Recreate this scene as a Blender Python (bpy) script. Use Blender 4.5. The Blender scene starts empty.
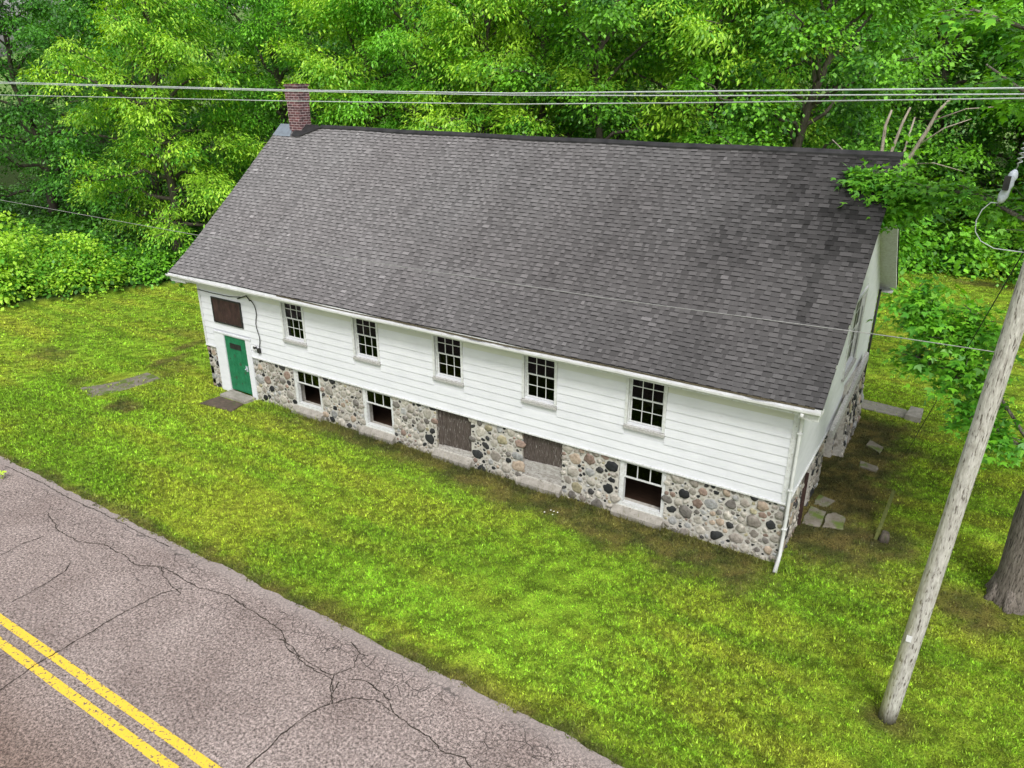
import bpy, math, random
import numpy as np
from mathutils import Matrix, Vector
random.seed(7); RNG = np.random.default_rng(7)
S = bpy.context.scene; COL = S.collection

# ------------------------------------------------------------ camera, sky, sun, exposure
cd = bpy.data.cameras.new('camera'); cam = bpy.data.objects.new('camera', cd); COL.objects.link(cam)
_r = Vector((0.845668, 0.533708, -0.000852)); _u = Vector((-0.204820, 0.326013, 0.922911)); _f = Vector((-0.492843, 0.780302, -0.385013))
cam.matrix_world = Matrix(((_r.x, _u.x, -_f.x, 2.5518), (_r.y, _u.y, -_f.y, -15.4731), (_r.z, _u.z, -_f.z, 10.5373), (0, 0, 0, 1)))
cd.sensor_width = 36; cd.lens = 751.184 / 1024 * 36; cd.clip_start = .1; cd.clip_end = 4000
S.camera = cam
SUN_EL, SUN_AZ = math.radians(52), math.radians(146)       # azimuth clockwise from +Y
W = bpy.data.worlds.new('World'); S.world = W; W.use_nodes = True
wn = W.node_tree.nodes; wl = W.node_tree.links; bg = wn['Background']
sky = wn.new('ShaderNodeTexSky'); sky.sky_type = 'NISHITA'; sky.sun_disc = False
sky.sun_elevation = SUN_EL; sky.sun_rotation = SUN_AZ; sky.dust_density = 4; sky.air_density = 1.3
hs = wn.new('ShaderNodeHueSaturation'); hs.inputs['Saturation'].default_value = .22
wl.new(sky.outputs[0], hs.inputs['Color']); wl.new(hs.outputs[0], bg.inputs[0]); bg.inputs[1].default_value = .14
sd = bpy.data.lights.new('sun', 'SUN'); sd.energy = 1.5; sd.angle = math.radians(14); sd.color = (1, .97, .92)
sun = bpy.data.objects.new('sun', sd); COL.objects.link(sun)
sv = Vector((math.sin(SUN_AZ) * math.cos(SUN_EL), math.cos(SUN_AZ) * math.cos(SUN_EL), math.sin(SUN_EL)))
sun.rotation_euler = sv.to_track_quat('Z', 'Y').to_euler(); sun.location = (0, -10, 60)
S.view_settings.view_transform = 'Standard'; S.view_settings.look = 'None'
S.view_settings.exposure = 0.47; S.view_settings.gamma = 1
S.render.engine = 'CYCLES'
S.cycles.max_bounces = 6; S.cycles.transparent_max_bounces = 6; S.cycles.transmission_bounces = 3

# ------------------------------------------------------------ numeric noise
def _h(ix, iy, s):
    n = (ix.astype(np.int64) * 374761393 + iy.astype(np.int64) * 668265263 + s * 982451653) & 0x7fffffff
    n = ((n ^ (n >> 13)) * 1274126177) & 0x7fffffff
    return ((n ^ (n >> 16)) & 0xffff) / 65535.0
def vnoise(x, y, s=0):
    x = np.asarray(x, float); y = np.asarray(y, float)
    ix = np.floor(x); iy = np.floor(y); fx = x - ix; fy = y - iy
    fx = fx * fx * (3 - 2 * fx); fy = fy * fy * (3 - 2 * fy)
    a = _h(ix, iy, s); b = _h(ix + 1, iy, s); c = _h(ix, iy + 1, s); d = _h(ix + 1, iy + 1, s)
    return (a * (1 - fx) + b * fx) * (1 - fy) + (c * (1 - fx) + d * fx) * fy
def fbm(x, y, s=0, o=4):
    r = 0; a = .5; t = 0
    for i in range(o):
        r = r + a * vnoise(x * 2 ** i, y * 2 ** i, s + i * 17); t += a; a *= .55
    return r / t
def sstep(a, b, v):
    t = np.clip((v - a) / (b - a), 0, 1); return t * t * (3 - 2 * t)

# ------------------------------------------------------------ materials
def new_mat(name):
    m = bpy.data.materials.new(name); m.use_nodes = True
    return m, m.node_tree.nodes, m.node_tree.links, m.node_tree.nodes['Principled BSDF']
def N(nt, t, **kw):
    n = nt.new(t)
    for k, v in kw.items():
        if k in n.inputs: n.inputs[k].default_value = v
        else: setattr(n, k, v)
    return n
def mixc(n, l, fac, a, b, mode='MIX'):
    m = n.new('ShaderNodeMix'); m.data_type = 'RGBA'; m.blend_type = mode
    for s, v in ((0, fac), (6, a), (7, b)):
        if hasattr(v, 'is_linked') or hasattr(v, 'links'): l.new(v, m.inputs[s])
        else: m.inputs[s].default_value = v if s == 0 else (*v[:3], 1)
    return m.outputs[2]
def ramp(n, l, src, stops):
    r = n.new('ShaderNodeValToRGB'); l.new(src, r.inputs[0]); e = r.color_ramp.elements
    while len(e) < len(stops): e.new(.5)
    for i, (p, c) in enumerate(stops):
        e[i].position = p; e[i].color = (c, c, c, 1) if isinstance(c, (int, float)) else (*c, 1)
    return r.outputs[0]
def mat_noise(name, c1, c2, scale=5, rough=.8, bump=.3, detail=8, stretch=(1, 1, 1), c3=None, scale3=40, f3=(.6, .7), dist=.01, attr=False, spec=.3):
    m, n, l, b = new_mat(name)
    tc = N(n, 'ShaderNodeNewGeometry'); mp = N(n, 'ShaderNodeMapping'); mp.inputs['Scale'].default_value = stretch
    l.new(tc.outputs['Position'], mp.inputs[0])
    t = N(n, 'ShaderNodeTexNoise', Scale=scale, Detail=detail, Roughness=.65); l.new(mp.outputs[0], t.inputs['Vector'])
    f = ramp(n, l, t.outputs[0], [(.35, 0.), (.65, 1.)])
    c = mixc(n, l, f, c1, c2)
    if c3:
        t3 = N(n, 'ShaderNodeTexNoise', Scale=scale3, Detail=4, Roughness=.6); l.new(mp.outputs[0], t3.inputs['Vector'])
        c = mixc(n, l, ramp(n, l, t3.outputs[0], [(f3[0], 0.), (f3[1], 1.)]), c, c3)
    if attr:
        a = N(n, 'ShaderNodeVertexColor', layer_name='col'); c = mixc(n, l, 1.0, c, a.outputs[0], 'MULTIPLY')
    l.new(c, b.inputs['Base Color']); b.inputs['Roughness'].default_value = rough
    b.inputs['Specular IOR Level'].default_value = spec
    if bump:
        bp = N(n, 'ShaderNodeBump', Strength=bump, Distance=dist); l.new(t.outputs[0], bp.inputs['Height']); l.new(bp.outputs[0], b.inputs['Normal'])
    return m
M = {}
M['white'] = mat_noise('white_paint', (.70, .712, .755), (.635, .65, .69), 3, .55, .03, 4, (.5, .5, 1.5), (.52, .53, .48), 9, (.68, .82), attr=True)
M['trim'] = mat_noise('worn_white_trim', (.66, .68, .69), (.52, .525, .515), 14, .6, .3, 8, (1, 1, 1), (.28, .26, .23), 22, (.62, .72))
M['sillwood'] = mat_noise('weathered_sill', (.50, .50, .49), (.27, .26, .25), 18, .8, .5, 8, (1, 1, 3), (.12, .11, .10), 30, (.6, .7))
M['stone'] = mat_noise('field_stone', (1.08, 1.07, 1.05), (.52, .50, .47), 11, .8, .6, 8, (1, 1, 1), (1.25, 1.2, 1.1), 60, (.62, .75), .012, attr=True)
M['mortar'] = mat_noise('mortar', (.36, .345, .315), (.53, .51, .47), 12, .9, .6, 8, (1, 1, 1), (.2, .18, .15), 5, (.58, .72), .015)
M['shingle'] = mat_noise('asphalt_shingle', (1, 1, 1), (.74, .74, .75), 45, .88, .35, 4, (1, 1, 1), (1.4, 1.4, 1.42), 170, (.6, .75), .005, attr=True, spec=.35)
M['darkwood'] = mat_noise('dark_plywood', (.022, .012, .011), (.055, .030, .026), 7, .75, .3, 8, (1, 1, .4), (.16, .13, .12), 16, (.64, .76))
M['barewood'] = mat_noise('weathered_boards', (.04, .030, .025), (.11, .09, .08), 9, .85, .5, 8, (3.5, 1, .5), (.34, .32, .30), 14, (.6, .7))
M['greybase'] = mat_noise('peeling_grey_board', (.42, .41, .39), (.24, .22, .20), 9, .85, .5, 8, (1, 1, 2), (.09, .07, .06), 17, (.58, .68))
M['green'] = mat_noise('green_door_paint', (.010, .125, .055), (.02, .18, .085), 5, .5, .2, 6, (1, 1, 1), (.03, .06, .035), 9, (.64, .7))
M['dark'] = mat_noise('dark_metal', (.012, .012, .014), (.03, .03, .03), 9, .5, .1)
M['flash'] = mat_noise('grey_flashing', (.19, .23, .27), (.13, .15, .18), 6, .4, .1)
M['gutter'] = mat_noise('white_gutter', (.66, .67, .68), (.55, .555, .55), 4, .5, .05, 6, (1, 1, 1), (.30, .28, .22), 6, (.66, .78))
M['concrete'] = mat_noise('old_concrete', (.33, .31, .28), (.22, .205, .18), 5, .9, .4, 8, (1, 1, 1), (.13, .12, .09), 14, (.6, .7))
M['walk'] = mat_noise('dirty_walk', (.22, .20, .17), (.13, .115, .085), 3, .95, .4, 8, (1, 1, 1), (.10, .14, .03), 2.2, (.48, .6))
M['slate'] = mat_noise('brown_slab', (.115, .085, .068), (.065, .055, .04), 6, .9, .5, 8, (1, 1, 1), (.06, .10, .02), 9, (.6, .7))
M['inwall'] = mat_noise('interior_plaster', (.10, .09, .08), (.05, .045, .04), 3, .9, .1)
M['inpale'] = mat_noise('faded_cloth', (.55, .54, .50), (.35, .34, .31), 9, .9, .1)
M['infloor'] = mat_noise('interior_boards', (.12, .07, .045), (.07, .045, .03), 5, .8, .2, 6, (1, 6, 1))
M['bark'] = mat_noise('tree_bark', (.055, .045, .035), (.12, .105, .085), 9, .95, .8, 8, (2, 2, .5), (.05, .075, .02), 4, (.55, .7), .03)
M['bark_pale'] = mat_noise('pale_bark', (.24, .20, .16), (.42, .37, .31), 9, .95, .8, 8, (2, 2, .5), (.12, .10, .07), 10, (.6, .7), .03)
M['bark_maple'] = mat_noise('grey_maple_bark', (.12, .10, .085), (.26, .23, .20), 8, .95, 1., 8, (3, 3, .45), (.035, .03, .025), 14, (.52, .64), .05)
M['pole'] = mat_noise('silvery_pole_wood', (.34, .32, .29), (.60, .585, .55), 5, .9, .9, 10, (6, 6, 1.1), (.10, .085, .07), 6, (.55, .66), .03)
def pole_moss():
    m = M['pole']; n = m.node_tree.nodes; l = m.node_tree.links; b = n['Principled BSDF']; src = b.inputs['Base Color'].links[0].from_socket
    g = N(n, 'ShaderNodeNewGeometry'); sx = N(n, 'ShaderNodeSeparateXYZ'); l.new(g.outputs['Normal'], sx.inputs[0]); sp = N(n, 'ShaderNodeSeparateXYZ'); l.new(g.outputs['Position'], sp.inputs[0])
    a = N(n, 'ShaderNodeMapRange'); l.new(sx.outputs[0], a.inputs[0]); a.inputs[1].default_value = -.1; a.inputs[2].default_value = -.9
    h = N(n, 'ShaderNodeMapRange'); l.new(sp.outputs[2], h.inputs[0]); h.inputs[1].default_value = 5.5; h.inputs[2].default_value = .4; h.inputs[4].default_value = .7
    mu = N(n, 'ShaderNodeMath', operation='MULTIPLY'); l.new(a.outputs[0], mu.inputs[0]); l.new(h.outputs[0], mu.inputs[1])
    c = mixc(n, l, mu.outputs[0], src, (.33, .34, .10))
    q = N(n, 'ShaderNodeMapRange'); l.new(sp.outputs[2], q.inputs[0]); q.inputs[1].default_value = .45; q.inputs[2].default_value = .02; q.inputs[4].default_value = .9
    l.new(mixc(n, l, q.outputs[0], c, (.05, .045, .02)), b.inputs['Base Color'])
pole_moss()
M['wire'] = mat_noise('aluminium_wire', (.46, .49, .50), (.34, .37, .38), 20, .45, 0)
M['cable'] = mat_noise('grey_cable', (.30, .30, .30), (.22, .22, .22), 20, .5, 0)
M['porcelain'] = mat_noise('pale_insulator', (.50, .55, .62), (.36, .40, .46), 14, .3, 0)
M['stake'] = mat_noise('mossy_stake', (.12, .13, .04), (.06, .08, .02), 12, .9, .5)
M['litter'] = mat_noise('pale_litter', (.75, .74, .7), (.55, .55, .5), 30, .7, 0)
M['lime'] = mat_noise('lime_flower', (.55, .75, .03), (.35, .55, .03), 30, .6, 0)

def brick_mat():
    m, n, l, b = new_mat('red_brick')
    g = N(n, 'ShaderNodeNewGeometry'); sx = N(n, 'ShaderNodeSeparateXYZ'); l.new(g.outputs['Position'], sx.inputs[0])
    ad = N(n, 'ShaderNodeMath', operation='ADD'); l.new(sx.outputs[0], ad.inputs[0]); l.new(sx.outputs[1], ad.inputs[1])
    cx = N(n, 'ShaderNodeCombineXYZ'); l.new(ad.outputs[0], cx.inputs[0]); l.new(sx.outputs[2], cx.inputs[1])
    t = N(n, 'ShaderNodeTexBrick', Scale=1.); l.new(cx.outputs[0], t.inputs[0])
    t.inputs['Brick Width'].default_value = .25; t.inputs['Row Height'].default_value = .088
    t.inputs['Mortar Size'].default_value = .011; t.inputs['Color1'].default_value = (.15, .05, .055, 1)
    t.inputs['Color2'].default_value = (.055, .024, .03, 1); t.inputs['Mortar'].default_value = (.42, .33, .34, 1)
    no = N(n, 'ShaderNodeTexNoise', Scale=6., Detail=6.); l.new(g.outputs['Position'], no.inputs['Vector'])
    c = mixc(n, l, ramp(n, l, no.outputs[0], [(.45, 0.), (.7, .8)]), t.outputs[0], (.06, .035, .04))
    l.new(c, b.inputs['Base Color']); b.inputs['Roughness'].default_value = .9
    bp = N(n, 'ShaderNodeBump', Strength=.6, Distance=.01); l.new(t.outputs['Fac'], bp.inputs['Height']); bp.invert = True; l.new(bp.outputs[0], b.inputs['Normal'])
    return m
M['brick'] = brick_mat()
def glass_mat():
    m, n, l, b = new_mat('old_window_glass'); n.remove(b)
    tr = N(n, 'ShaderNodeBsdfTransparent'); tr.inputs[0].default_value = (.34, .36, .36, 1)
    gl = N(n, 'ShaderNodeBsdfGlossy', Roughness=.06); fr = N(n, 'ShaderNodeFresnel', IOR=1.28)
    no = N(n, 'ShaderNodeTexNoise', Scale=2.2, Detail=2.); bp = N(n, 'ShaderNodeBump', Strength=.25, Distance=.02)
    l.new(no.outputs[0], bp.inputs['Height']); l.new(bp.outputs[0], gl.inputs['Normal'])
    mx = N(n, 'ShaderNodeMixShader'); l.new(fr.outputs[0], mx.inputs[0]); l.new(tr.outputs[0], mx.inputs[1]); l.new(gl.outputs[0], mx.inputs[2])
    l.new(mx.outputs[0], n['Material Output'].inputs[0]); return m
M['glass'] = glass_mat()
def leaf_mat(name, rough=.42, trans=.24):
    m, n, l, b = new_mat(name)
    a = N(n, 'ShaderNodeVertexColor', layer_name='col'); l.new(a.outputs[0], b.inputs['Base Color'])
    b.inputs['Roughness'].default_value = rough; b.inputs['Specular IOR Level'].default_value = .35
    t = N(n, 'ShaderNodeBsdfTranslucent'); hv = N(n, 'ShaderNodeHueSaturation', Value=1.5, Saturation=1.1); hv.inputs['Hue'].default_value = .485
    l.new(a.outputs[0], hv.inputs['Color']); l.new(hv.outputs[0], t.inputs[0])
    mx = N(n, 'ShaderNodeMixShader'); mx.inputs[0].default_value = trans
    l.new(b.outputs[0], mx.inputs[1]); l.new(t.outputs[0], mx.inputs[2]); l.new(mx.outputs[0], n['Material Output'].inputs[0]); return m
M['leaf'] = leaf_mat('leaf'); M['grass'] = leaf_mat('grass_blade', .6, .25)
def ground_mat():
    m, n, l, b = new_mat('lawn_soil')
    a = N(n, 'ShaderNodeVertexColor', layer_name='col'); g = N(n, 'ShaderNodeNewGeometry')
    t = N(n, 'ShaderNodeTexNoise', Scale=26., Detail=10., Roughness=.85); l.new(g.outputs['Position'], t.inputs['Vector'])
    c = mixc(n, l, 1., a.outputs[0], ramp(n, l, t.outputs[0], [(.38, (.16, .15, .12)), (.5, (.78, .78, .74)), (.62, (1.5, 1.45, 1.3))]), 'MULTIPLY')
    l.new(c, b.inputs['Base Color']); b.inputs['Roughness'].default_value = .95; b.inputs['Specular IOR Level'].default_value = .1
    bp = N(n, 'ShaderNodeBump', Strength=.8, Distance=.05); l.new(t.outputs[0], bp.inputs['Height']); l.new(bp.outputs[0], b.inputs['Normal'])
    return m
M['ground'] = ground_mat()
def asphalt_mat():
    m, n, l, b = new_mat('asphalt'); g = N(n, 'ShaderNodeNewGeometry'); P = g.outputs['Position']
    t1 = N(n, 'ShaderNodeTexNoise', Scale=19., Detail=8., Roughness=.9); l.new(P, t1.inputs['Vector'])
    t2 = N(n, 'ShaderNodeTexNoise', Scale=.55, Detail=5., Roughness=.6); l.new(P, t2.inputs['Vector'])
    v = N(n, 'ShaderNodeTexVoronoi', Scale=55.); l.new(P, v.inputs['Vector'])
    c = mixc(n, l, ramp(n, l, t2.outputs[0], [(.35, 0.), (.65, 1.)]), (.185, .148, .136), (.265, .220, .205))
    c = mixc(n, l, 1., c, ramp(n, l, t1.outputs[0], [(.40, .12), (.5, 1.), (.59, 2.3)]), 'MULTIPLY')
    c = mixc(n, l, ramp(n, l, v.outputs['Color'], [(.78, 0.), (.9, .55)]), c, (.42, .37, .35))
    # fine alligator cracking near the road's edge
    sx = N(n, 'ShaderNodeSeparateXYZ'); l.new(P, sx.inputs[0])
    wv = N(n, 'ShaderNodeTexNoise', Scale=2.2, Detail=4.); l.new(P, wv.inputs['Vector'])
    pw = mixc(n, l, .16, P, wv.outputs['Color'], 'ADD')
    ve = N(n, 'ShaderNodeTexVoronoi', feature='DISTANCE_TO_EDGE', Scale=3.1); l.new(pw, ve.inputs['Vector'])
    ck = ramp(n, l, ve.outputs['Distance'], [(.008, .9), (.024, 0.)])
    band = N(n, 'ShaderNodeMapRange'); l.new(sx.outputs[1], band.inputs[0])
    band.inputs[1].default_value = -8.75; band.inputs[2].default_value = -7.7
    nb = N(n, 'ShaderNodeTexNoise', Scale=.9, Detail=3.); l.new(P, nb.inputs['Vector'])
    mu = N(n, 'ShaderNodeMath', operation='MULTIPLY'); l.new(band.outputs[0], mu.inputs[0]); l.new(ramp(n, l, nb.outputs[0], [(.45, 0.), (.56, 1.)]), mu.inputs[1])
    mu2 = N(n, 'ShaderNodeMath', operation='MULTIPLY'); l.new(mu.outputs[0], mu2.inputs[0]); l.new(ck, mu2.inputs[1])
    c = mixc(n, l, mu2.outputs[0], c, (.035, .03, .028))
    dl = N(n, 'ShaderNodeMapRange'); l.new(sx.outputs[1], dl.inputs[0]); dl.inputs[1].default_value = -10.7; dl.inputs[2].default_value = -12.2
    c = mixc(n, l, dl.outputs[0], c, mixc(n, l, 1., c, (.62, .55, .50), 'MULTIPLY'))
    # dusty pale shoulder
    e = N(n, 'ShaderNodeMapRange'); l.new(sx.outputs[1], e.inputs[0]); e.inputs[1].default_value = -7.30; e.inputs[2].default_value = -6.95; e.inputs[4].default_value = .6
    c = mixc(n, l, e.outputs[0], c, (.30, .265, .25))
    l.new(c, b.inputs['Base Color']); b.inputs['Roughness'].default_value = .9; b.inputs['Specular IOR Level'].default_value = .2
    bp = N(n, 'ShaderNodeBump', Strength=.7, Distance=.012); l.new(t1.outputs[0], bp.inputs['Height']); l.new(bp.outputs[0], b.inputs['Normal'])
    return m
M['asphalt'] = asphalt_mat()
M['crack'] = mat_noise('crack_filler', (.02, .017, .015), (.05, .04, .03), 9, .95, 0)
def paint_mat():
    m, n, l, b = new_mat('yellow_road_paint'); g = N(n, 'ShaderNodeNewGeometry'); P = g.outputs['Position']
    t = N(n, 'ShaderNodeTexNoise', Scale=14., Detail=8., Roughness=.75); l.new(P, t.inputs['Vector'])
    c = mixc(n, l, ramp(n, l, t.outputs[0], [(.35, 0.), (.65, 1.)]), (.72, .46, .03), (.86, .60, .06))
    c = mixc(n, l, ramp(n, l, t.outputs[0], [(.555, 0.), (.575, 1.)]), c, (.12, .10, .09))
    l.new(c, b.inputs['Base Color']); b.inputs['Roughness'].default_value = .75; return m
M['paint'] = paint_mat()

# ------------------------------------------------------------ mesh building
def tag(o, label=None, cat=None, group=None, kind=None):
    for k, v in (('label', label), ('category', cat), ('group', group), ('kind', kind)):
        if v: o[k] = v
    return o
def empty(name, loc=(0, 0, 0), rz=0):
    o = bpy.data.objects.new(name, None); COL.objects.link(o); o.location = loc; o.rotation_euler = (0, 0, rz); o.empty_display_size = .3
    return o
def link(name, me, parent=None, loc=None, rz=0):
    o = bpy.data.objects.new(name, me); COL.objects.link(o)
    if parent is not None: o.parent = parent
    if loc is not None: o.location = loc
    if rz: o.rotation_euler = (0, 0, rz)
    return o
def np_mesh(name, V, F, mat, col=None, smooth=False):
    """V (n,3), F (m,k) equal-sized faces, col (m,3) per face."""
    me = bpy.data.meshes.new(name); V = np.asarray(V, np.float32); F = np.asarray(F, np.int32)
    m, k = F.shape
    me.vertices.add(len(V)); me.vertices.foreach_set('co', V.ravel())
    me.loops.add(m * k); me.loops.foreach_set('vertex_index', F.ravel())
    me.polygons.add(m); me.polygons.foreach_set('loop_start', np.arange(m, dtype=np.int32) * k)
    me.polygons.foreach_set('loop_total', np.full(m, k, np.int32))
    if col is not None:
        a = me.color_attributes.new('col', 'FLOAT_COLOR', 'CORNER')
        c = np.ones((m, k, 4), np.float32); c[:, :, :3] = np.asarray(col)[:, None, :]; a.data.foreach_set('color', c.ravel())
    if smooth: me.polygons.foreach_set('use_smooth', np.ones(m, bool))
    me.materials.append(mat); me.update(); me.validate(); return me
class MB:
    def __init__(s): s.v = []; s.f = []; s.c = []; s.m = []; s.sm = []
    def face(s, idx, c=(1, 1, 1), m=0, sm=False): s.f.append(idx); s.c.append(c); s.m.append(m); s.sm.append(sm)
    def poly(s, pts, c=(1, 1, 1), m=0):
        b = len(s.v); s.v += [tuple(p) for p in pts]; s.face(list(range(b, b + len(pts))), c, m)
    def hexa(s, P, c=(1, 1, 1), m=0):   # P: 4 bottom, 4 top (ccw seen from above)
        b = len(s.v); s.v += [tuple(p) for p in P]
        for q in ((3, 2, 1, 0), (4, 5, 6, 7), (0, 1, 5, 4), (1, 2, 6, 5), (2, 3, 7, 6), (3, 0, 4, 7)): s.face([b + i for i in q], c, m)
    def box(s, x0, x1, y0, y1, z0, z1, c=(1, 1, 1), m=0):
        s.hexa([(x0, y0, z0), (x1, y0, z0), (x1, y1, z0), (x0, y1, z0), (x0, y0, z1), (x1, y0, z1), (x1, y1, z1), (x0, y1, z1)], c, m)
    def tube(s, pts, rad, n=8, c=(1, 1, 1), m=0, cap=True, jit=0):
        pts = [Vector(p) for p in pts]; rad = rad if hasattr(rad, '__len__') else [rad] * len(pts)
        b = len(s.v); ref = None
        for i, p in enumerate(pts):
            d = (pts[min(i + 1, len(pts) - 1)] - pts[max(i - 1, 0)])
            d = d.normalized() if d.length > 1e-9 else Vector((0, 0, 1))
            if ref is None: ref = d.orthogonal().normalized()
            ref = (ref - d * ref.dot(d)); ref = ref.normalized() if ref.length > 1e-6 else d.orthogonal().normalized()
            o = d.cross(ref)
            for k in range(n):
                a = 2 * math.pi * k / n; r = rad[i] * (1 + jit * (random.random() - .5))
                s.v.append(tuple(p + (ref * math.cos(a) + o * math.sin(a)) * r))
        for i in range(len(pts) - 1):
            for k in range(n):
                s.face([b + i * n + k, b + i * n + (k + 1) % n, b + (i + 1) * n + (k + 1) % n, b + (i + 1) * n + k], c, m, True)
        if cap:
            s.face([b + k for k in range(n)][::-1], c, m); e = b + (len(pts) - 1) * n; s.face([e + k for k in range(n)], c, m)
    def mesh(s, name, *mats):
        me = bpy.data.meshes.new(name); me.from_pydata(s.v, [], s.f)
        for q in mats: me.materials.append(q)
        me.polygons.foreach_set('material_index', s.m); me.polygons.foreach_set('use_smooth', s.sm)
        a = me.color_attributes.new('col', 'FLOAT_COLOR', 'CORNER'); cc = []
        for f, c in zip(s.f, s.c): cc += [c[0], c[1], c[2], 1.] * len(f)
        a.data.foreach_set('color', cc); me.update(); return me
    def obj(s, name, mats, parent=None, loc=None, rz=0):
        return link(name, s.mesh(name, *(mats if isinstance(mats, (list, tuple)) else [mats])), parent, loc, rz)

# ------------------------------------------------------------ lawn colours (object's own patches: green, yellow, bare soil)
def soil(x, y):
    """0 = healthy turf, 1 = bare brown soil."""
    n = fbm(x * 1.7, y * 1.7, 5); n2 = fbm(x * .6, y * .6, 9)
    def blob(cx, cy, rx, ry, k=1.): return k * (1 - sstep(.35, 1.15, np.hypot((x - cx) / rx, (y - cy) / ry) + (n - .5) * 1.1))
    front = .85 * (1 - sstep(-.2, 1., (-y - .55 - .6 * sstep(-14, 0, x)) / .9 + (n - .5) * 1.6)) * sstep(-18, -13, x) * (1 - sstep(-.6, .6, x)) * (y < .2)
    gab = .95 * (1 - sstep(1.2, 2.9, x + (n - .5) * 2.4)) * sstep(-.4, 1.4, y + (n - .5)) * (1 - sstep(9, 10.5, y)) * (x > -.4)
    m = np.maximum(front, gab)
    for b in ((3.9, .6, 1.5, 1.1, .8), (2.85, -3.6, .5, .4, .7), (-21.2, -2.85, .85, .55, .85), (-28.3, -1.3, 1.6, .8, .5), (-22.8, -.2, .9, 2.2, .35),
              (-21, 1.6, .8, .9, .5), (-26, 3.2, 1.6, .8, .35), (-24.5, -2.4, .7, .5, .5), (1.9, 2.3, 1.1, 1.1, .8), (-23.7, .7, .4, 1.1, .8), (-24.5, 2.3, .45, 1.1, .75), (3.2, 31, 2.0, 1.0, .7)): m = np.maximum(m, blob(*b))
    edge = .75 * (1 - sstep(0, .45, (y + 6.9) + (n - .5) * .7)) * (y > -7.4)
    far = .0 * n2
    return np.clip(np.maximum(m, edge) + far, 0, 1)
def lawn_col(x, y):
    a = fbm(x * .28 + 3, y * .5, 21, 4); st = fbm(x * .22, y * 1.7, 33, 3); f = fbm(x * 2.6, y * 2.6, 44, 3)
    g = np.array((.180, .310, .024)); yl = np.array((.305, .365, .040)); hot = np.array((.250, .415, .034)); br = np.array((.150, .118, .045)); dk = np.array((.06, .055, .025))
    t = sstep(.34, .68, .42 * a + .42 * st + .16 * f)[..., None]
    c = g * (1 - t) + yl * t
    t2 = sstep(.48, .68, fbm(x * .22 + y * .1, y * 1.5, 71, 4))[..., None] * .7
    c = c * (1 - t2) + hot * t2
    s = soil(x, y)[..., None]
    hf = fbm(x * 15, y * 15, 91, 3); c = c * (.52 + .92 * sstep(.30, .70, hf))[..., None]
    d = sstep(.4, .6, f)[..., None]; c = c * (1 - s) + (br * d + dk * (1 - d)) * s
    return c
def forest(x, y):   # 1 inside the woodland behind the mown lawn
    line = np.where(x < -31, 7.6 + (-33.2 - x) * -.0 - 2.5 * sstep(-33.5, -36.5, x) * 3.0, np.where(x < -3.5, 14.5, 32.4 + .12 * x))
    line = np.where(x < -31, np.interp(x, [-60, -40, -36.5, -33.5, -31], [-2., -.8, 0.6, 7.6, 8.6]), line)
    line = np.where((x >= -31) & (x < -3.5), np.interp(x, [-31, -26, -5, -3.5], [8.6, 13.5, 15, 24]), line)
    return sstep(-.3, .6, y - line)

# ------------------------------------------------------------ ground, road
def ax(lo, hi, step, far):
    a = list(np.arange(lo, hi + 1e-6, step)); d = step; p = hi
    while p < far: d *= 1.35; p += d; a.append(p)
    d = step; p = lo
    while p > -far: d *= 1.35; p -= d; a.insert(0, p)
    return np.array(a)
gx = ax(-44, 10, .2, 1800); gy = ax(-8, 36, .2, 1800)
X, Y = np.meshgrid(gx, gy); fo = forest(X, Y)
Z = .05 * (fbm(X * .25, Y * .25, 3) - .5) * sstep(0, 3, np.maximum(X - .5, np.maximum(-X - 20.5, np.maximum(Y - 11, -Y - .3)))) * (1 - (Y < -6.6))
Z += fo * .5 * fbm(X * .12, Y * .12, 13)
Z = Z - 0.02 * ((Y < -6.9))
cc = lawn_col(X, Y); fcol = np.array((.030, .055, .012)); cc = cc * (1 - fo[..., None]) + fcol * fo[..., None]
ny, nx = X.shape; V = np.stack([X, Y, Z], -1).reshape(-1, 3)
i = np.arange(ny - 1)[:, None] * nx + np.arange(nx - 1)[None]; F = np.stack([i, i + 1, i + nx + 1, i + nx], -1).reshape(-1, 4)
gm = np_mesh('ground', V, F, M['ground'], None, True)
ca = gm.color_attributes.new('col', 'FLOAT_COLOR', 'POINT'); c4 = np.ones((ny * nx, 4), np.float32); c4[:, :3] = cc.reshape(-1, 3); ca.data.foreach_set('color', c4.ravel())
tag(link('ground', gm), kind='structure')

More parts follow.
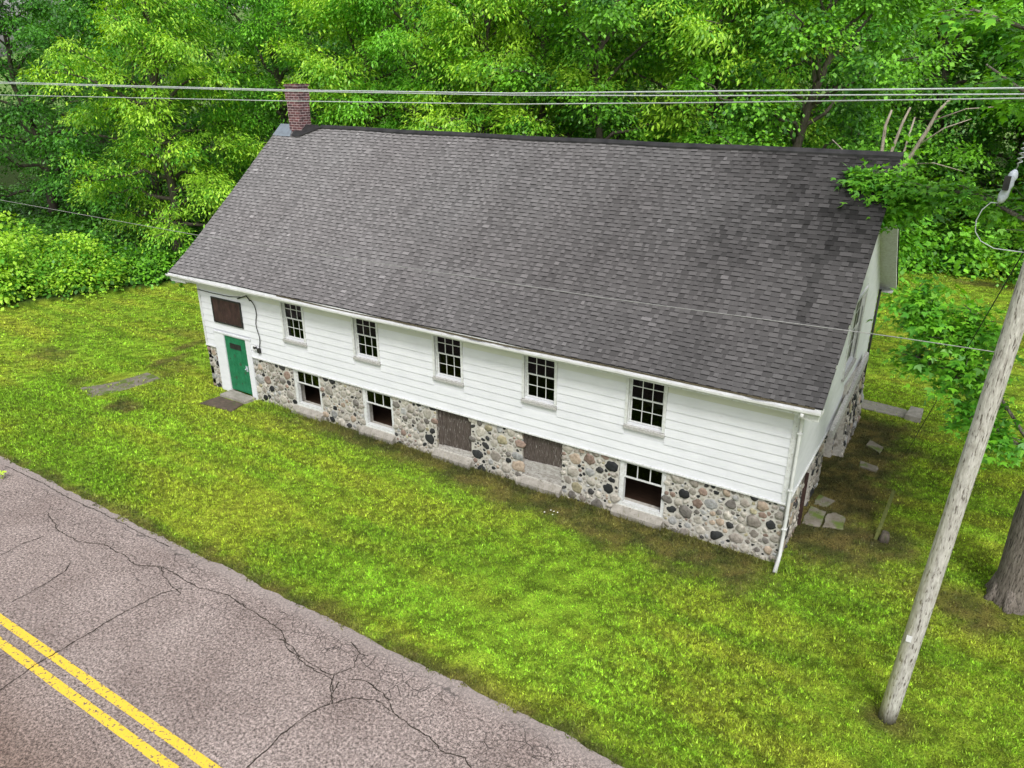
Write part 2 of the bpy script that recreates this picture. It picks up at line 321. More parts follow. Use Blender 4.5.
mb = MB(); xs = np.arange(-130, 70, .12)
ye = -6.89 + .08 * (fbm(xs * 1.5, xs * 0, 8) - .5) * 2 + .04 * (vnoise(xs * 7, xs * 0, 2) - .5)
for k in range(len(xs) - 1):
    mb.poly([(xs[k], -14.2, .006), (xs[k + 1], -14.2, .006), (xs[k + 1], ye[k + 1], .004), (xs[k], ye[k], .004)])
tag(mb.obj('road', M['asphalt']), kind='structure')
mb = MB()
for y0 in (-10.63, -10.99):
    k = -130
    while k < 70:
        a = .008 * (random.random() - .5); mb.poly([(k, y0 + a, .010), (k + .6, y0 + a, .010), (k + .6, y0 + .17 + a * .6, .010), (k, y0 + .17 - a, .010)]); k += .6
tag(mb.obj('road_marking', M['paint']), kind='structure')
CR = [[(-11.0, -12.4), (-11.06, -11.56), (-11.17, -11.03), (-11.22, -10.49), (-11.18, -9.78), (-11.19, -8.88), (-11.1, -8.3), (-10.86, -7.91)],
[(-6, -12), (-5.95, -11), (-5.9, -10.24), (-5.9, -9.62), (-5.87, -8.92), (-5.73, -8.56), (-5.97, -8.09)], [(-15.53, -9.42), (-15.56, -8.9), (-15.43, -8.43)],
[(-13.54, -10.1), (-13.52, -9.54), (-13.66, -8.96), (-13.87, -8.69)],
[(-16.48, -7.82), (-15.4, -8.12), (-14.5, -8.12), (-13.9, -7.85), (-12.5, -7.93), (-11.89, -7.65), (-11.47, -7.88), (-10.68, -8.04)],
[(-11.89, -7.65), (-10.55, -7.68), (-9.85, -7.51), (-8.87, -7.59), (-7.9, -7.72), (-7.53, -7.94), (-6.73, -8.1), (-6.19, -8.1), (-5.88, -8.3)],
[(-7.77, -7.87), (-7.01, -8.02), (-6.49, -8.07), (-6.17, -8.02), (-6.0, -8.28), (-5.7, -8.53), (-5.46, -8.21), (-5.09, -8.05), (-4.64, -8.1), (-4.11, -8.17), (-3.71, -8.18), (-3.41, -8.29), (-2.98, -8.18), (-2.78, -8.28), (-1.6, -8.2)],
[(-4.64, -8.1), (-5.02, -7.86), (-5.52, -7.77), (-5.74, -7.86)], [(-6.17, -8.02), (-5.99, -7.65), (-6.13, -7.3), (-6.51, -7.19)],
[(-20, -7.14), (-18, -7.1), (-16, -7.12), (-14.4, -7.07), (-12.5, -7.1)]]
mb = MB()
def crack(pts, w, z):
    P = []
    for a, b in zip(pts[:-1], pts[1:]):
        L = math.dist(a, b); n = max(2, int(L / .06))
        for k in range(n): P.append((a[0] + (b[0] - a[0]) * k / n, a[1] + (b[1] - a[1]) * k / n))
    P.append(pts[-1]); off = 0; Q = []
    for (x, y) in P:
        off = off * .8 + random.gauss(0, .014); Q.append((x + off, y + off * .8 + random.gauss(0, .005)))
    for k in range(len(Q) - 1):
        a, b = Vector(Q[k]), Vector(Q[k + 1]); d = (b - a).normalized() if (b - a).length > 1e-6 else Vector((1, 0)); n = Vector((-d.y, d.x))
        wa = w * (.5 + random.random()); wb = wa
        mb.poly([(*(a - n * wa), z), (*(b + d * .01 - n * wb), z), (*(b + d * .01 + n * wb), z), (*(a + n * wa), z)])
for k, c in enumerate(CR): crack(c, .011 if k in (0, 1) else .0085, .0128 + k * .0006)
for k in range(46):      # fine side cracks
    x = random.uniform(-19, 0); y = random.uniform(-8.4, -7.15); a = random.uniform(0, 6.28); pts = [(x, y)]
    for j in range(random.randint(2, 6)):
        a += random.gauss(0, .9); x += .2 * math.cos(a); y += .14 * math.sin(a); pts.append((x, min(max(y, -8.7), -7.05)))
    crack(pts, .003, .0190 + k * .0001)
tag(mb.obj('road_cracks', M['crack']), kind='structure')

# ------------------------------------------------------------ house dimensions
L, WD = 20.0, 10.5
ZS, ZT = 1.63, 3.95                # bottom of siding, top of the visible front wall
RY = WD / 2; EY, EZ, RZ = -.43, 4.20, 8.684
XR, XL = .469, -L - .82
def roof_z(y):                     # top surface of front slope, slight kick at the eave
    d = y - EY; m2 = .70; k = 1.25
    if d < k: return EZ + m2 * d
    return EZ + m2 * k + (RZ - EZ - m2 * k) * (d - k) / (RY - EY - k)
house = tag(empty('stone_house', (-L / 2, RY, 0)), 'long white clapboard and fieldstone building with a grey shingled roof beside the road', 'house')
HO = Vector((L / 2, -RY, 0))       # parts are written in world coordinates; this offset keeps them there
def part(mbd, name, mats, parent=None, loc=(0, 0, 0), rz=0):
    if parent is None: return mbd.obj(name, mats, house, Vector(loc) + HO, rz)
    return mbd.obj(name, mats, parent, loc, rz)

UW = [-15.385, -12.33, -9.305, -6.375, -3.45]       # upper window centres
LW = [-15.1, -12.08, -9.21, -6.29, -3.42]           # lower openings
UWw, UZ0, UZ1 = .90, 2.62, 3.95
LWw, LZ0, LZ1 = 1.24, .27, 1.57
up_open = [(c - UWw / 2, c + UWw / 2, UZ0, UZ1 + .03) for c in UW] + [(-18.95, -17.85, ZS, 2.2)]
lo_open = [(c - LWw / 2, c + LWw / 2, LZ0, LZ1) for c in LW] + [(-18.95, -17.85, -.3, ZS)]

def wall_grid(mbd, x0, x1, z0, z1, ops, t, tf, c=(1, 1, 1), m=0):
    """solid wall sheet with openings; tf(u, depth, z) -> world; depth 0 outside, t inside"""
    xs = sorted({x0, x1, *[v for o in ops for v in o[:2] if x0 < v < x1]}); zs = sorted({z0, z1, *[v for o in ops for v in o[2:4] if z0 < v < z1]})
    solid = {}
    for i in range(len(xs) - 1):
        for j in range(len(zs) - 1):
            u, v = (xs[i] + xs[i + 1]) / 2, (zs[j] + zs[j + 1]) / 2
            solid[i, j] = not any(o[0] < u < o[1] and o[2] < v < o[3] for o in ops)
    for (i, j), s in solid.items():
        if not s: continue
        a, b, p, q = xs[i], xs[i + 1], zs[j], zs[j + 1]
        mbd.poly([tf(a, 0, p), tf(b, 0, p), tf(b, 0, q), tf(a, 0, q)], c, m)
        mbd.poly([tf(a, t, q), tf(b, t, q), tf(b, t, p), tf(a, t, p)], c, m)
        for (di, dj, e) in ((-1, 0, [(a, p), (a, q)]), (1, 0, [(b, q), (b, p)]), (0, -1, [(b, p), (a, p)]), (0, 1, [(a, q), (b, q)])):
            if not solid.get((i + di, j + dj), False):
                (u1, v1), (u2, v2) = e; mbd.poly([tf(u1, 0, v1), tf(u2, 0, v2), tf(u2, t, v2), tf(u1, t, v1)], c, m)
tf_front = lambda u, d, z: (u, d, z)
tf_gable = lambda u, d, z: (-d, u, z)
tf_back = lambda u, d, z: (-u - L, WD - d, z)          # u mirrored
tf_left = lambda u, d, z: (-L + d, WD - u, z)

# siding: lapped boards over a core
def boards(mbd, tf, x0f, x1f, z0, z1, ops, exp=.2):
    z = z0; r = 0
    while z < z1 - .01:
        zt = min(z + exp, z1); a0, a1 = x0f(z), x1f(z); b0, b1 = x0f(zt), x1f(zt)
        if a1 - a0 < .1: break
        cuts = [(o[0], o[1]) for o in ops if o[2] < zt - .01 and o[3] > z + .01]
        segs = [(a0, a1)]
        for (c0, c1) in cuts:
            ns = []
            for (s, e) in segs:
                if c1 <= s or c0 >= e: ns.append((s, e)); continue
                if c0 > s: ns.append((s, c0))
                if c1 < e: ns.append((c1, e))
            segs = ns
        for (s, e) in segs:
            u = s                                      # boards have butt joints
            while u < e - .01:
                v = min(e, u + random.uniform(2.4, 4.2));
                if e - v < .5: v = e
                g = random.uniform(.95, 1.0); w = .0012 if v < e else 0
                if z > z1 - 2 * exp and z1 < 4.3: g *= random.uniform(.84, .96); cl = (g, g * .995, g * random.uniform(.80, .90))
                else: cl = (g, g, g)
                lo, ro = u + .0, v - w
                tl = max(lo, b0) if lo == a0 else lo; tr = min(ro, b1) if ro >= a1 - .002 else ro
                o1, o2 = -.027, -.006
                P = [tf(lo, o1, z), tf(ro, o1, z), tf(tr, o2, zt + .012), tf(tl, o2, zt + .012)]
                Q = [tf(lo, 0.0005, z), tf(ro, 0.0005, z), tf(tr, 0.0005, zt + .012), tf(tl, 0.0005, zt + .012)]
                b = len(mbd.v); mbd.v += P + Q
                mbd.face([b, b + 1, b + 2, b + 3], cl); mbd.face([b + 1, b, b + 4, b + 5], (.09, .09, .09)); mbd.face([b, b + 3, b + 7, b + 4], cl); mbd.face([b + 2, b + 1, b + 5, b + 6], cl)  # butt face coloured dark to paint the shadow under each lap
                u = v
        z += exp; r += 1
G_UP = [(5.6, 7.4, 2.75, 4.85)]                         # gable window
mb = MB()
wall_grid(mb, -L, 0, ZS, 4.0, up_open, .16, tf_front, (.9, .9, .9))
fr_open = up_open + [(-19.45, -17.6, ZS - .1, 2.2)] + [(c - UWw / 2 - .072, c + UWw / 2 + .072, UZ0 - .1, UZ1 + .05) for c in UW]
boards(mb, tf_front, lambda z: -L, lambda z: 0, ZS, 3.99, fr_open, .225)
part(mb, 'front_siding', [M['white']])
yl = lambda z: 0 if z < 4.32 else min(RY, (z - 4.32) / .788)
mb = MB()
wall_grid(mb, 0, WD, ZS, 4.3, G_UP, .16, tf_gable, (.9, .9, .9))
for (a0, a1, z0, z1) in ((0, 5.6, 4.3, 4.85), (7.4, WD, 4.3, 4.85), (0, WD, 4.85, 8.6)):
    pts = [(max(a0, yl(z0)), z0), (min(a1, WD - yl(z0)), z0), (min(a1, WD - yl(z1)), z1), (max(a0, yl(z1)), z1)]
    mb.poly([tf_gable(u, 0, z) for u, z in pts], (.9, .9, .9)); mb.poly([tf_gable(u, .16, z) for u, z in pts[::-1]], (.9, .9, .9))
boards(mb, tf_gable, lambda z: yl(z), lambda z: WD - yl(z), ZS, 8.4, [(5.45, 7.55, 2.6, 5.0)], .225)
part(mb, 'gable_siding', [M['white']])
mb = MB()
wall_grid(mb, 0, WD, -.1, 4.3, [], .16, tf_left, (.9, .9, .9))
mb.poly([tf_left(u, 0, z) for u, z in ((0, 4.3), (WD, 4.3), (RY, 8.45))], (.9, .9, .9)); mb.poly([tf_left(u, .16, z) for u, z in ((RY, 8.45), (WD, 4.3), (0, 4.3))], (.9, .9, .9))
boards(mb, tf_left, lambda z: yl(z), lambda z: WD - yl(z), ZS, 8.4, [], .225)
wall_grid(mb, -L, 0, -.1, 4.3, [], .16, tf_back, (.9, .9, .9)); boards(mb, tf_back, lambda z: -L, lambda z: 0, ZS, 4.3, [], .225)
part(mb, 'rear_siding', [M['white']])
mb = MB()                                               # corner boards, water table, frieze
mb.box(-.10, .022, -.034, -.0255, ZS - .02, 3.99); mb.box(.0265, .034, -.034, .10, ZS - .02, 4.2)
mb.box(-L - .004, -L + .10, -.034, -.0255, ZS - .02, 3.99)
for a, b in ((-L, -19.46), (-17.59, .02)): mb.box(a, b, -.062, -.002, ZS - .035, ZS - .003)
mb.box(.004, .062, -.06, WD, ZS - .035, ZS - .003)
part(mb, 'trim_board', [M['trim']])

# fieldstone foundation
SC = [(.022, .024, .027), (.03, .032, .034), (.05, .05, .052), (.36, .34, .31), (.43, .41, .37), (.30, .275, .25), (.38, .31, .25), (.27, .20, .17), (.46, .44, .40), (.17, .16, .15), (.36, .37, .38), (.38, .35, .24)]
SW = [.10, .08, .07, .17, .15, .12, .06, .04, .13, .07, .07, .03]
def stones(mbd, u0, u1, z0, z1, ops, tf, seed, m=1):
    rng = np.random.default_rng(seed); C = []; R = []
    for r, tries in ((.17, 90), (.125, 420), (.095, 1100), (.065, 2600), (.045, 5000), (.028, 6000)):
        tries = int(tries * (u1 - u0) / 20) + 20
        U = rng.uniform(u0 + r * .55, u1 - r * .55, tries); Zz = rng.uniform(z0 + r * .4, z1 - r * .5, tries)
        for u, z in zip(U, Zz):
            if any(o[0] - r * .55 < u < o[1] + r * .55 and o[2] - r * .55 < z < o[3] + r * .55 for o in ops): continue
            if C:
                A = np.array(C); d = np.hypot((A[:, 0] - u) / 1.2, A[:, 1] - z)
                if (d < (np.array(R) + r) * .93).any(): continue
            C.append((u, z)); R.append(r)
    C = np.array(C); R = np.array(R)
    for i in range(len(C)):
        n = 15; th = np.arange(n) * 2 * np.pi / n + rng.uniform(0, .4)
        d = np.stack([np.cos(th), np.sin(th)], 1); el = rng.uniform(1.0, 1.7) if R[i] > .05 else 1.1; an = rng.uniform(-.7, .7)
        ci = rng.choice(len(SC), p=np.array(SW) / sum(SW)); lim = R[i] * (1.05 if ci < 3 else 1.5) / np.sqrt((np.cos(th - an) / el) ** 2 + (np.sin(th - an) * el * .95) ** 2)
        gp = rng.uniform(.006, .028); dv = C - C[i]; D2 = (dv ** 2).sum(1); nb = np.where((D2 > 0) & (D2 < (R[i] * 2 + .42) ** 2))[0]
        for j in nb:
            pr = d @ dv[j]; k = (D2[j] + R[i] ** 2 - R[j] ** 2) / 2
            g = np.where(pr > 1e-6, k / np.maximum(pr, 1e-6), 9) - gp; lim = np.minimum(lim, g)
        lim = np.maximum(lim, R[i] * .35); lim = (lim + np.roll(lim, 1) * .5 + np.roll(lim, -1) * .5) / 2
        lim *= 1 + rng.uniform(-.17, .17, n)
        c = np.array(SC[ci]) * rng.uniform(.8, 1.2); c = tuple(c)
        h = rng.uniform(.010, .045) * (1 if R[i] > .05 else .5); b = len(mbd.v)
        tx, ty = rng.normal(0, .25, 2)
        for (sc, dp) in ((1.0, .004), (.90, -h * .6), (.55, -h)):
            for q in range(n):
                u = float(np.clip(C[i, 0] + d[q, 0] * lim[q] * sc, u0 + .004, u1 - .004)); z = C[i, 1] + d[q, 1] * lim[q] * sc
                z = min(z, z1 - .004); mbd.v.append(tf(u, min(.004, dp * (1 + (tx * d[q, 0] + ty * d[q, 1]) * (1 if dp < 0 else 0))), z))
        for q in range(n):
            w = (q + 1) % n
            mbd.face([b + q, b + w, b + n + w, b + n + q], c, m, True); mbd.face([b + n + q, b + n + w, b + 2 * n + w, b + 2 * n + q], c, m, True)
        mbd.face([b + 2 * n + q for q in range(n)], c, m, True)
G_LO = [(1.95, 2.95, -.3, 1.45), (4.5, 6.1, -.3, 1.5)]
mb = MB()
def shift(tf, s): return lambda u, d, z: tf(u, d + s, z)
wall_grid(mb, -L, 0, -.35, ZS - .036, lo_open, .42, shift(tf_front, .01))
stones(mb, -L, 0, -.12, ZS - .04, [(o[0] - .02, o[1] + .02, o[2] - .02, o[3] + .02) for o in lo_open] + [(-19.46, -17.6, -.3, 2)] + [(c - LWw / 2 - .10, c + LWw / 2 + .06, -.05, LZ0) for c in LW], shift(tf_front, .01), 3)
for o in lo_open[:-1]:                                  # rubble faces inside the reveals of the openings
    for s, x in ((1, o[0]), (-1, o[1])):
        for z in np.arange(.32, 1.5, .13): mb.box(min(x, x + s * .012), max(x, x + s * .012), .03, .03 + random.uniform(.03, .06), z, z + .10, random.choice(SC[3:]), 1)
wall_grid(mb, .44, WD, -.35, ZS - .036, G_LO, .42, shift(tf_gable, -.012))
stones(mb, 0, WD, -.12, ZS - .04, [(o[0] - .03, o[1] + .03, o[2], o[3] + .03) for o in G_LO], shift(tf_gable, -.012), 5)
wall_grid(mb, 0.4, WD, -.35, ZS - .036, [], .3, shift(tf_left, .004)); wall_grid(mb, -L, 0, -.35, ZS - .036, [], .3, shift(tf_back, .004))
part(mb, 'stone_wall', [M['mortar'], M['stone']])
mb = MB()                                               # leaning stone buttress past the gable doorway
pts = lambda y, w, z: [(0.02, y, -.2), (.30 * w, y, -.2), (.10, y, z), (.02, y, z)]
A = pts(6.3, 1, 2.25); B = pts(9.6, .8, 2.05); mb.hexa([A[0], A[1], B[1], B[0], A[3], A[2], B[2], B[3]])
tb = lambda u, d, z: (.30 - (z + .2) * .082 - d, u, z)
stones(mb, 6.3, 9.6, -.12, 2.05, [], tb, 8)
part(mb, 'stone_buttress', [M['mortar'], M['stone']])
mb = MB(); mb.hexa([(.10, 4.2, 1.50), (.22, 4.2, 1.50), (.22, 9.3, 2.12), (.10, 9.3, 2.12), (.10, 4.2, 1.72), (.20, 4.2, 1.70), (.20, 9.3, 2.34), (.10, 9.3, 2.36)])
part(mb, 'rotten_lintel', [M['sillwood']])

# interior so that the glass looks into rooms
mb = MB()
mb.box(-L + .3, -.5, .43, WD - .3, -.30, .09, m=1); mb.box(-L + .2, -.2, .17, WD - .2, 1.60, 1.66, m=1); mb.box(-L + .2, -.2, .17, WD - .2, 3.99, 4.03)
mb.box(-L + .2, -.2, 4.9, 5.0, -.05, 3.98)
for x in (-17.2, -10.8, -5): mb.box(x, x + .12, .45, 4.88, -.04, 3.98)
part(mb, 'interior', [M['inwall'], M['infloor']])

# ------------------------------------------------------------ roof
def roof_pt(x, d, h, back=False):
    """d = run from the eave edge in plan, h = height above the surface"""
    y = EY + d; z = roof_z(y) + h
    z -= .05 * math.sin(math.pi * min(1, max(0, (x - XL) / (XR - XL)))) * (d / 5.7) - .012 * math.sin(x * 1.3 + d * 2)
    return (x, WD - y if back else y, z)
RUN = RY - EY
mb = MB()
NX = 24
for back in (False, True):
    ds = [0, .6, 1.25, 2.4, 3.6, 4.8, RUN]
    for i in range(NX):
        xa = XL + (XR - XL) * i / NX; xb = XL + (XR - XL) * (i + 1) / NX
        for d0, d1 in zip(ds[:-1], ds[1:]):
            for h, m in ((-.02, 0), (-.17, 2)): mb.poly([roof_pt(xa, d0, h, back), roof_pt(xb, d0, h, back), roof_pt(xb, d1, h, back), roof_pt(xa, d1, h, back)], (.1, .1, .1) if m == 0 else (1, 1, 1), m)
        mb.poly([roof_pt(xa, 0, -.02, back), roof_pt(xa, 0, -.17, back), roof_pt(xb, 0, -.17, back), roof_pt(xb, 0, -.02, back)], (1, 1, 1), 2)
    for x in (XL, XR):
        for d0, d1 in zip(ds[:-1], ds[1:]): mb.poly([roof_pt(x, d0, -.02, back), roof_pt(x, d1, -.02, back), roof_pt(x, d1, -.17, back), roof_pt(x, d0, -.17, back)], (1, 1, 1), 2)
    d = 0.0; e = .106; row = 0; nrow = int(RUN / e)
    for row in range(nrow + 1):
        d0 = row * e - .01; d1 = min(d0 + e + .02, RUN - .01)
        x = XL - .02 - random.uniform(0, .3); hi = row % 2
        while x < XR + .02:
            w = random.choice((.09, .11, .14, .19, .23)) * random.uniform(.85, 1.15); x2 = x + w; hi = 1 - hi
            xa = max(x, XL - .025); xb = min(x2, XR + .025)
            if xb - xa > .02:
                if not (not back and row > nrow - 4 and xa < XL + .95 - (nrow - row) * .12):
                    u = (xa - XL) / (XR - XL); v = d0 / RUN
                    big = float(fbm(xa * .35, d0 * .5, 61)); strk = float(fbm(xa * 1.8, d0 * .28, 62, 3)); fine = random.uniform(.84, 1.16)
                    dk = float(sstep(.05, 1.02, u + (big - .5) * .30)) * .50 + .07 * float(sstep(.50, .8, strk)) + (.22 * float(sstep(.75, 1., u)) * float(sstep(.3, .9, v + (strk - .5))))  # darker to the right: algae staining, plus the left side's glancing sheen painted in
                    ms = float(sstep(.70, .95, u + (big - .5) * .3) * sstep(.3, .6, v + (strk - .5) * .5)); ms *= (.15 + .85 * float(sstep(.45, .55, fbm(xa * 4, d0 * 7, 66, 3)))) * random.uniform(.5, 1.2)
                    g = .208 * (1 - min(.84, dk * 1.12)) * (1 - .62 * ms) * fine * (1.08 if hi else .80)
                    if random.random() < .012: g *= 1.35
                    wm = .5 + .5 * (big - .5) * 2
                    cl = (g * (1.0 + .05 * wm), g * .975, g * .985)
                    h0 = (.026 if hi else .011) + random.uniform(0, .003); h1 = .002
                    P = [roof_pt(xa, d0, h0, back), roof_pt(xb, d0, h0, back), roof_pt(xb, d1, h1, back), roof_pt(xa, d1, h1, back)]
                    Q = [roof_pt(xa, d0, -.012, back), roof_pt(xb, d0, -.012, back), roof_pt(xb, d1, -.015, back), roof_pt(xa, d1, -.015, back)]
                    b = len(mb.v); mb.v += P + Q
                    mb.face([b, b + 1, b + 2, b + 3], cl, 1); butt_shade = (.012, .011, .012)
                    mb.face([b + 1, b, b + 4, b + 5], butt_shade, 1); mb.face([b, b + 3, b + 7, b + 4], cl, 1); mb.face([b + 2, b + 1, b + 5, b + 6], cl, 1)  # first face is the tab's butt, blackened to paint its shadow line
            x = x2
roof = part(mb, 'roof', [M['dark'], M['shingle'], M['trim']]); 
mb = MB()                                               # white shingle specks of debris? no: ridge cap only
seg = -18.75
while seg < XR - .05:
    e2 = min(seg + 1.9, XR + .03); a = roof_pt(seg, RUN, 0)[2]; b2 = roof_pt(e2, RUN, 0)[2]; o = random.uniform(0, .006); t = (1, 1, 1) if e2 < 0 else (.5, .45, .4)
    mb.hexa([(seg, RY - .11, a - .085 + o), (e2, RY - .11, b2 - .085 + o), (e2, RY, b2 + .03), (seg, RY, a + .03), (seg, RY - .11, a - .03 + o), (e2, RY - .11, b2 - .03 + o), (e2, RY, b2 + .06 + o), (seg, RY, a + .06 + o)])
    mb.hexa([(seg, RY, a + .03), (e2, RY, b2 + .03), (e2, RY + .11, b2 - .085), (seg, RY + .11, a - .085), (seg, RY, a + .06 + o), (e2, RY, b2 + .06 + o), (e2, RY + .11, b2 - .03), (seg, RY + .11, a - .03)])
    seg = e2 - .0
part(mb, 'ridge_cap', [mat_noise('ridge_cap_shadow_tone', (.012, .012, .014), (.035, .034, .036), 3, .6, .1)], roof)  # cap coloured near black, painting in the shadow gap along the ridge
# chimney, straddling the ridge
mb = MB(); cx0, cx1, cy0, cy1 = -20.13, -19.53, RY - .26, RY + .26
mb.box(cx0, cx1, cy0, cy1, 7.9, 9.55); mb.box(cx0 - .03, cx1 + .03, cy0 - .03, cy1 + .03, 9.551, 9.90); mb.box(cx0 - .01, cx1 + .01, cy0 - .01, cy1 + .01, 9.901, 10.02)
mb.box(cx0 - .04, cx1 + .04, cy0 - .04, cy1 + .04, 10.021, 10.10)
ch = part(mb, 'chimney', [M['brick']], roof)
mb = MB(); mb.box(cx0 + .13, cx1 - .13, cy0 + .12, cy1 - .12, 10.102, 10.106); part(mb, 'flue', [M['dark']], roof)
mb = MB()
zf = lambda y: roof_z(y) + .03
mb.poly([(XL - .03, RY - .50, zf(RY - .5)), (cx0 + .22, RY - .50, zf(RY - .5)), (cx0 - .02, RY - .02, zf(RY - .02)), (XL - .03, RY - .02, zf(RY - .02))])
mb.box(cx0 - .02, cx1 + .02, cy0 - .02, cy0 - .004, 8.20, 8.42); part(mb, 'chimney_flashing', [M['flash']], roof)
mb = MB(); pp = [(-19.85, RY - .50), (-19.45, RY - .50), (-18.65, RY - .12), (-18.9, RY - .02), (-19.51, RY - .02), (-19.51, RY - .27), (-19.9, RY - .28)]
mb.poly([(x, y, roof_z(y) + .05) for x, y in pp]); part(mb, 'tar_patch', [M['dark']], roof)
# gutter, soffit, fascia
mb = MB(); sag = lambda x: -.035 * math.sin(math.pi * (x - XL) / (XR - XL)) + .008 * math.sin(x * 1.1)
xs = np.linspace(XL - .05, XR, 60); prof = [(-.45, .01), (-.45, -.07), (-.48, -.095), (-.52, -.09), (-.55, -.055), (-.555, -.005), (-.54, -.005), (-.535, -.05), (-.51, -.075), (-.475, -.075), (-.462, .008)]
for k in range(len(xs)):
    for (y, z) in prof: mb.v.append((xs[k], y, EZ - .05 + z + sag(xs[k])))
n = len(prof)
for k in range(len(xs) - 1):
    for q in range(n): mb.face([k * n + q, k * n + (q + 1) % n, (k + 1) * n + (q + 1) % n, (k + 1) * n + q][::-1], (1, 1, 1), 0)
mb.face(list(range(n))); mb.face([(len(xs) - 1) * n + q for q in range(n)][::-1])
gut = part(mb, 'gutter', [M['gutter']], roof)
mb = MB(); xs2 = np.arange(-15.5, XR - .06, .12); wd = .012 + .05 * sstep(.42, .7, fbm(xs2 * 1.3, xs2 * 0, 19)) * sstep(-16, -6, xs2)
for k in range(len(xs2) - 1):
    xa, xb = xs2[k], xs2[k + 1]; za, zb = EZ - .03 + sag(xa), EZ - .03 + sag(xb)
    mb.poly([(xa, -.452 - wd[k], za), (xb, -.452 - wd[k + 1], zb), (xb, -.44, zb + .03), (xa, -.44, za + .03)])
part(mb, 'gutter_debris', [mat_noise('leaf_litter', (.03, .025, .015), (.10, .085, .05), 30, .95, .4)], roof)
mb = MB(); mb.box(XL + .06, XR - .06, -.425, -.036, 3.99, 4.02); mb.box(XL + .02, XR - .02, -.446, -.427, 3.98, 4.16)
mb.box(XL + .06, XR - .06, WD + .04, WD + .42, 3.99, 4.02); mb.box(XL + .02, XR - .02, WD + .43, WD + .448, 3.98, 4.16)
mb.box(XL + .02, -L - .02, -.424, .5, 3.90, 3.985); mb.box(.04, XR - .02, -.424, .12, 3.90, 3.985)
part(mb, 'soffit', [M['trim']], roof)
mb = MB(); mb.tube([(XL + .1, -.30, 3.84), (XL + .12, .1, 3.78), (-L - .06, .9, 3.70)], .055, 10); part(mb, 'gable_gutter_stub', [M['gutter']], roof)
# downspout at the front corner
mb = MB(); mb.tube([(.12, -.50, 4.06), (.12, -.50, 3.98), (.075, -.12, 3.86), (.075, -.085, 3.7), (.075, -.085, .9), (.075, -.13, .35), (.07, -.42, .04)], [.04, .04, .04, .04, .04, .043, .05], 10)
for z in (3.4, 2.0, 1.0): mb.box(.02, .13, -.135, -.03, z, z + .03)
part(mb, 'downspout', [M['gutter']])
mb = MB(); mb.tube([(.07, WD - .06, 4.1), (.07, WD - .06, 2.0), (.09, WD - .1, .05)], .035, 8); part(mb, 'drainpipe', [M['dark']])

# ------------------------------------------------------------ windows
def strip(mbd, x0, x1, z0, z1, y0, y1): mbd.box(x0, x1, y0, y1, z0, z1)
def win_upper(parent_make, w, h, cols=3, rows=2, cas=.07, sill=True):
    a = MB(); w2 = w / 2
    strip(a, -w2 - cas, -w2, -.02, h + .03, -.045, .02); strip(a, w2, w2 + cas, -.02, h + .03, -.045, .02); strip(a, -w2, w2, h - .025, h + .03, -.045, .02)
    strip(a, -w2, -w2 + .02, 0, h - .026, .021, .15); strip(a, w2 - .02, w2, 0, h - .026, .021, .15)
    a = parent_make(a)
    hh = h / 2
    for k, (z0, z1, y) in enumerate(((hh - .012, h - .03, .045), (.012, hh + .022, .083))):
        s = MB(); f = .036; x0, x1 = -w2 + .022, w2 - .022
        strip(s, x0, x0 + f, z0, z1, y, y + .035); strip(s, x1 - f, x1, z0, z1, y, y + .035)
        strip(s, x0 + f, x1 - f, z0, z0 + f, y, y + .035); strip(s, x0 + f, x1 - f, z1 - f, z1, y, y + .035)
        for c in range(1, cols): xx = x0 + f + (x1 - x0 - 2 * f) * c / cols; strip(s, xx - .009, xx + .009, z0 + f, z1 - f, y + .006, y + .029)
        for r in range(1, rows): zz = z0 + f + (z1 - z0 - 2 * f) * r / rows; strip(s, x0 + f, x1 - f, zz - .009, zz + .009, y + .0075, y + .0275)
        s.obj('sash', [M['trim']], a)
        g = MB(); strip(g, x0 + f, x1 - f, z0 + f, z1 - f, y + .016, y + .019); g.obj('pane', [M['glass']], a)
    if sill:
        s = MB(); s.hexa([(-w2 - .08, -.07, -.13), (w2 + .08, -.07, -.13), (w2 + .08, .15, -.06), (-w2 - .08, .15, -.06), (-w2 - .08, -.07, -.05), (w2 + .08, -.07, -.05), (w2 + .08, .15, .0), (-w2 - .08, .15, .0)]); s.obj('sill', [M['sillwood']], a)
    return a
def copy_part(o, loc, rz=None):
    c = o.copy(); COL.objects.link(c); c.location = loc
    if rz is not None: c.rotation_euler = (0, 0, rz)
    for chd in [q for q in list(o.children)]:
        d = chd.copy(); COL.objects.link(d); d.parent = c
    return c
w0 = win_upper(lambda m_: part(m_, 'window', [M['trim']], None, (UW[0], 0, UZ0)), UWw, UZ1 - UZ0)
for c in UW[1:]: copy_part(w0, Vector((c, 0, UZ0)) + HO)
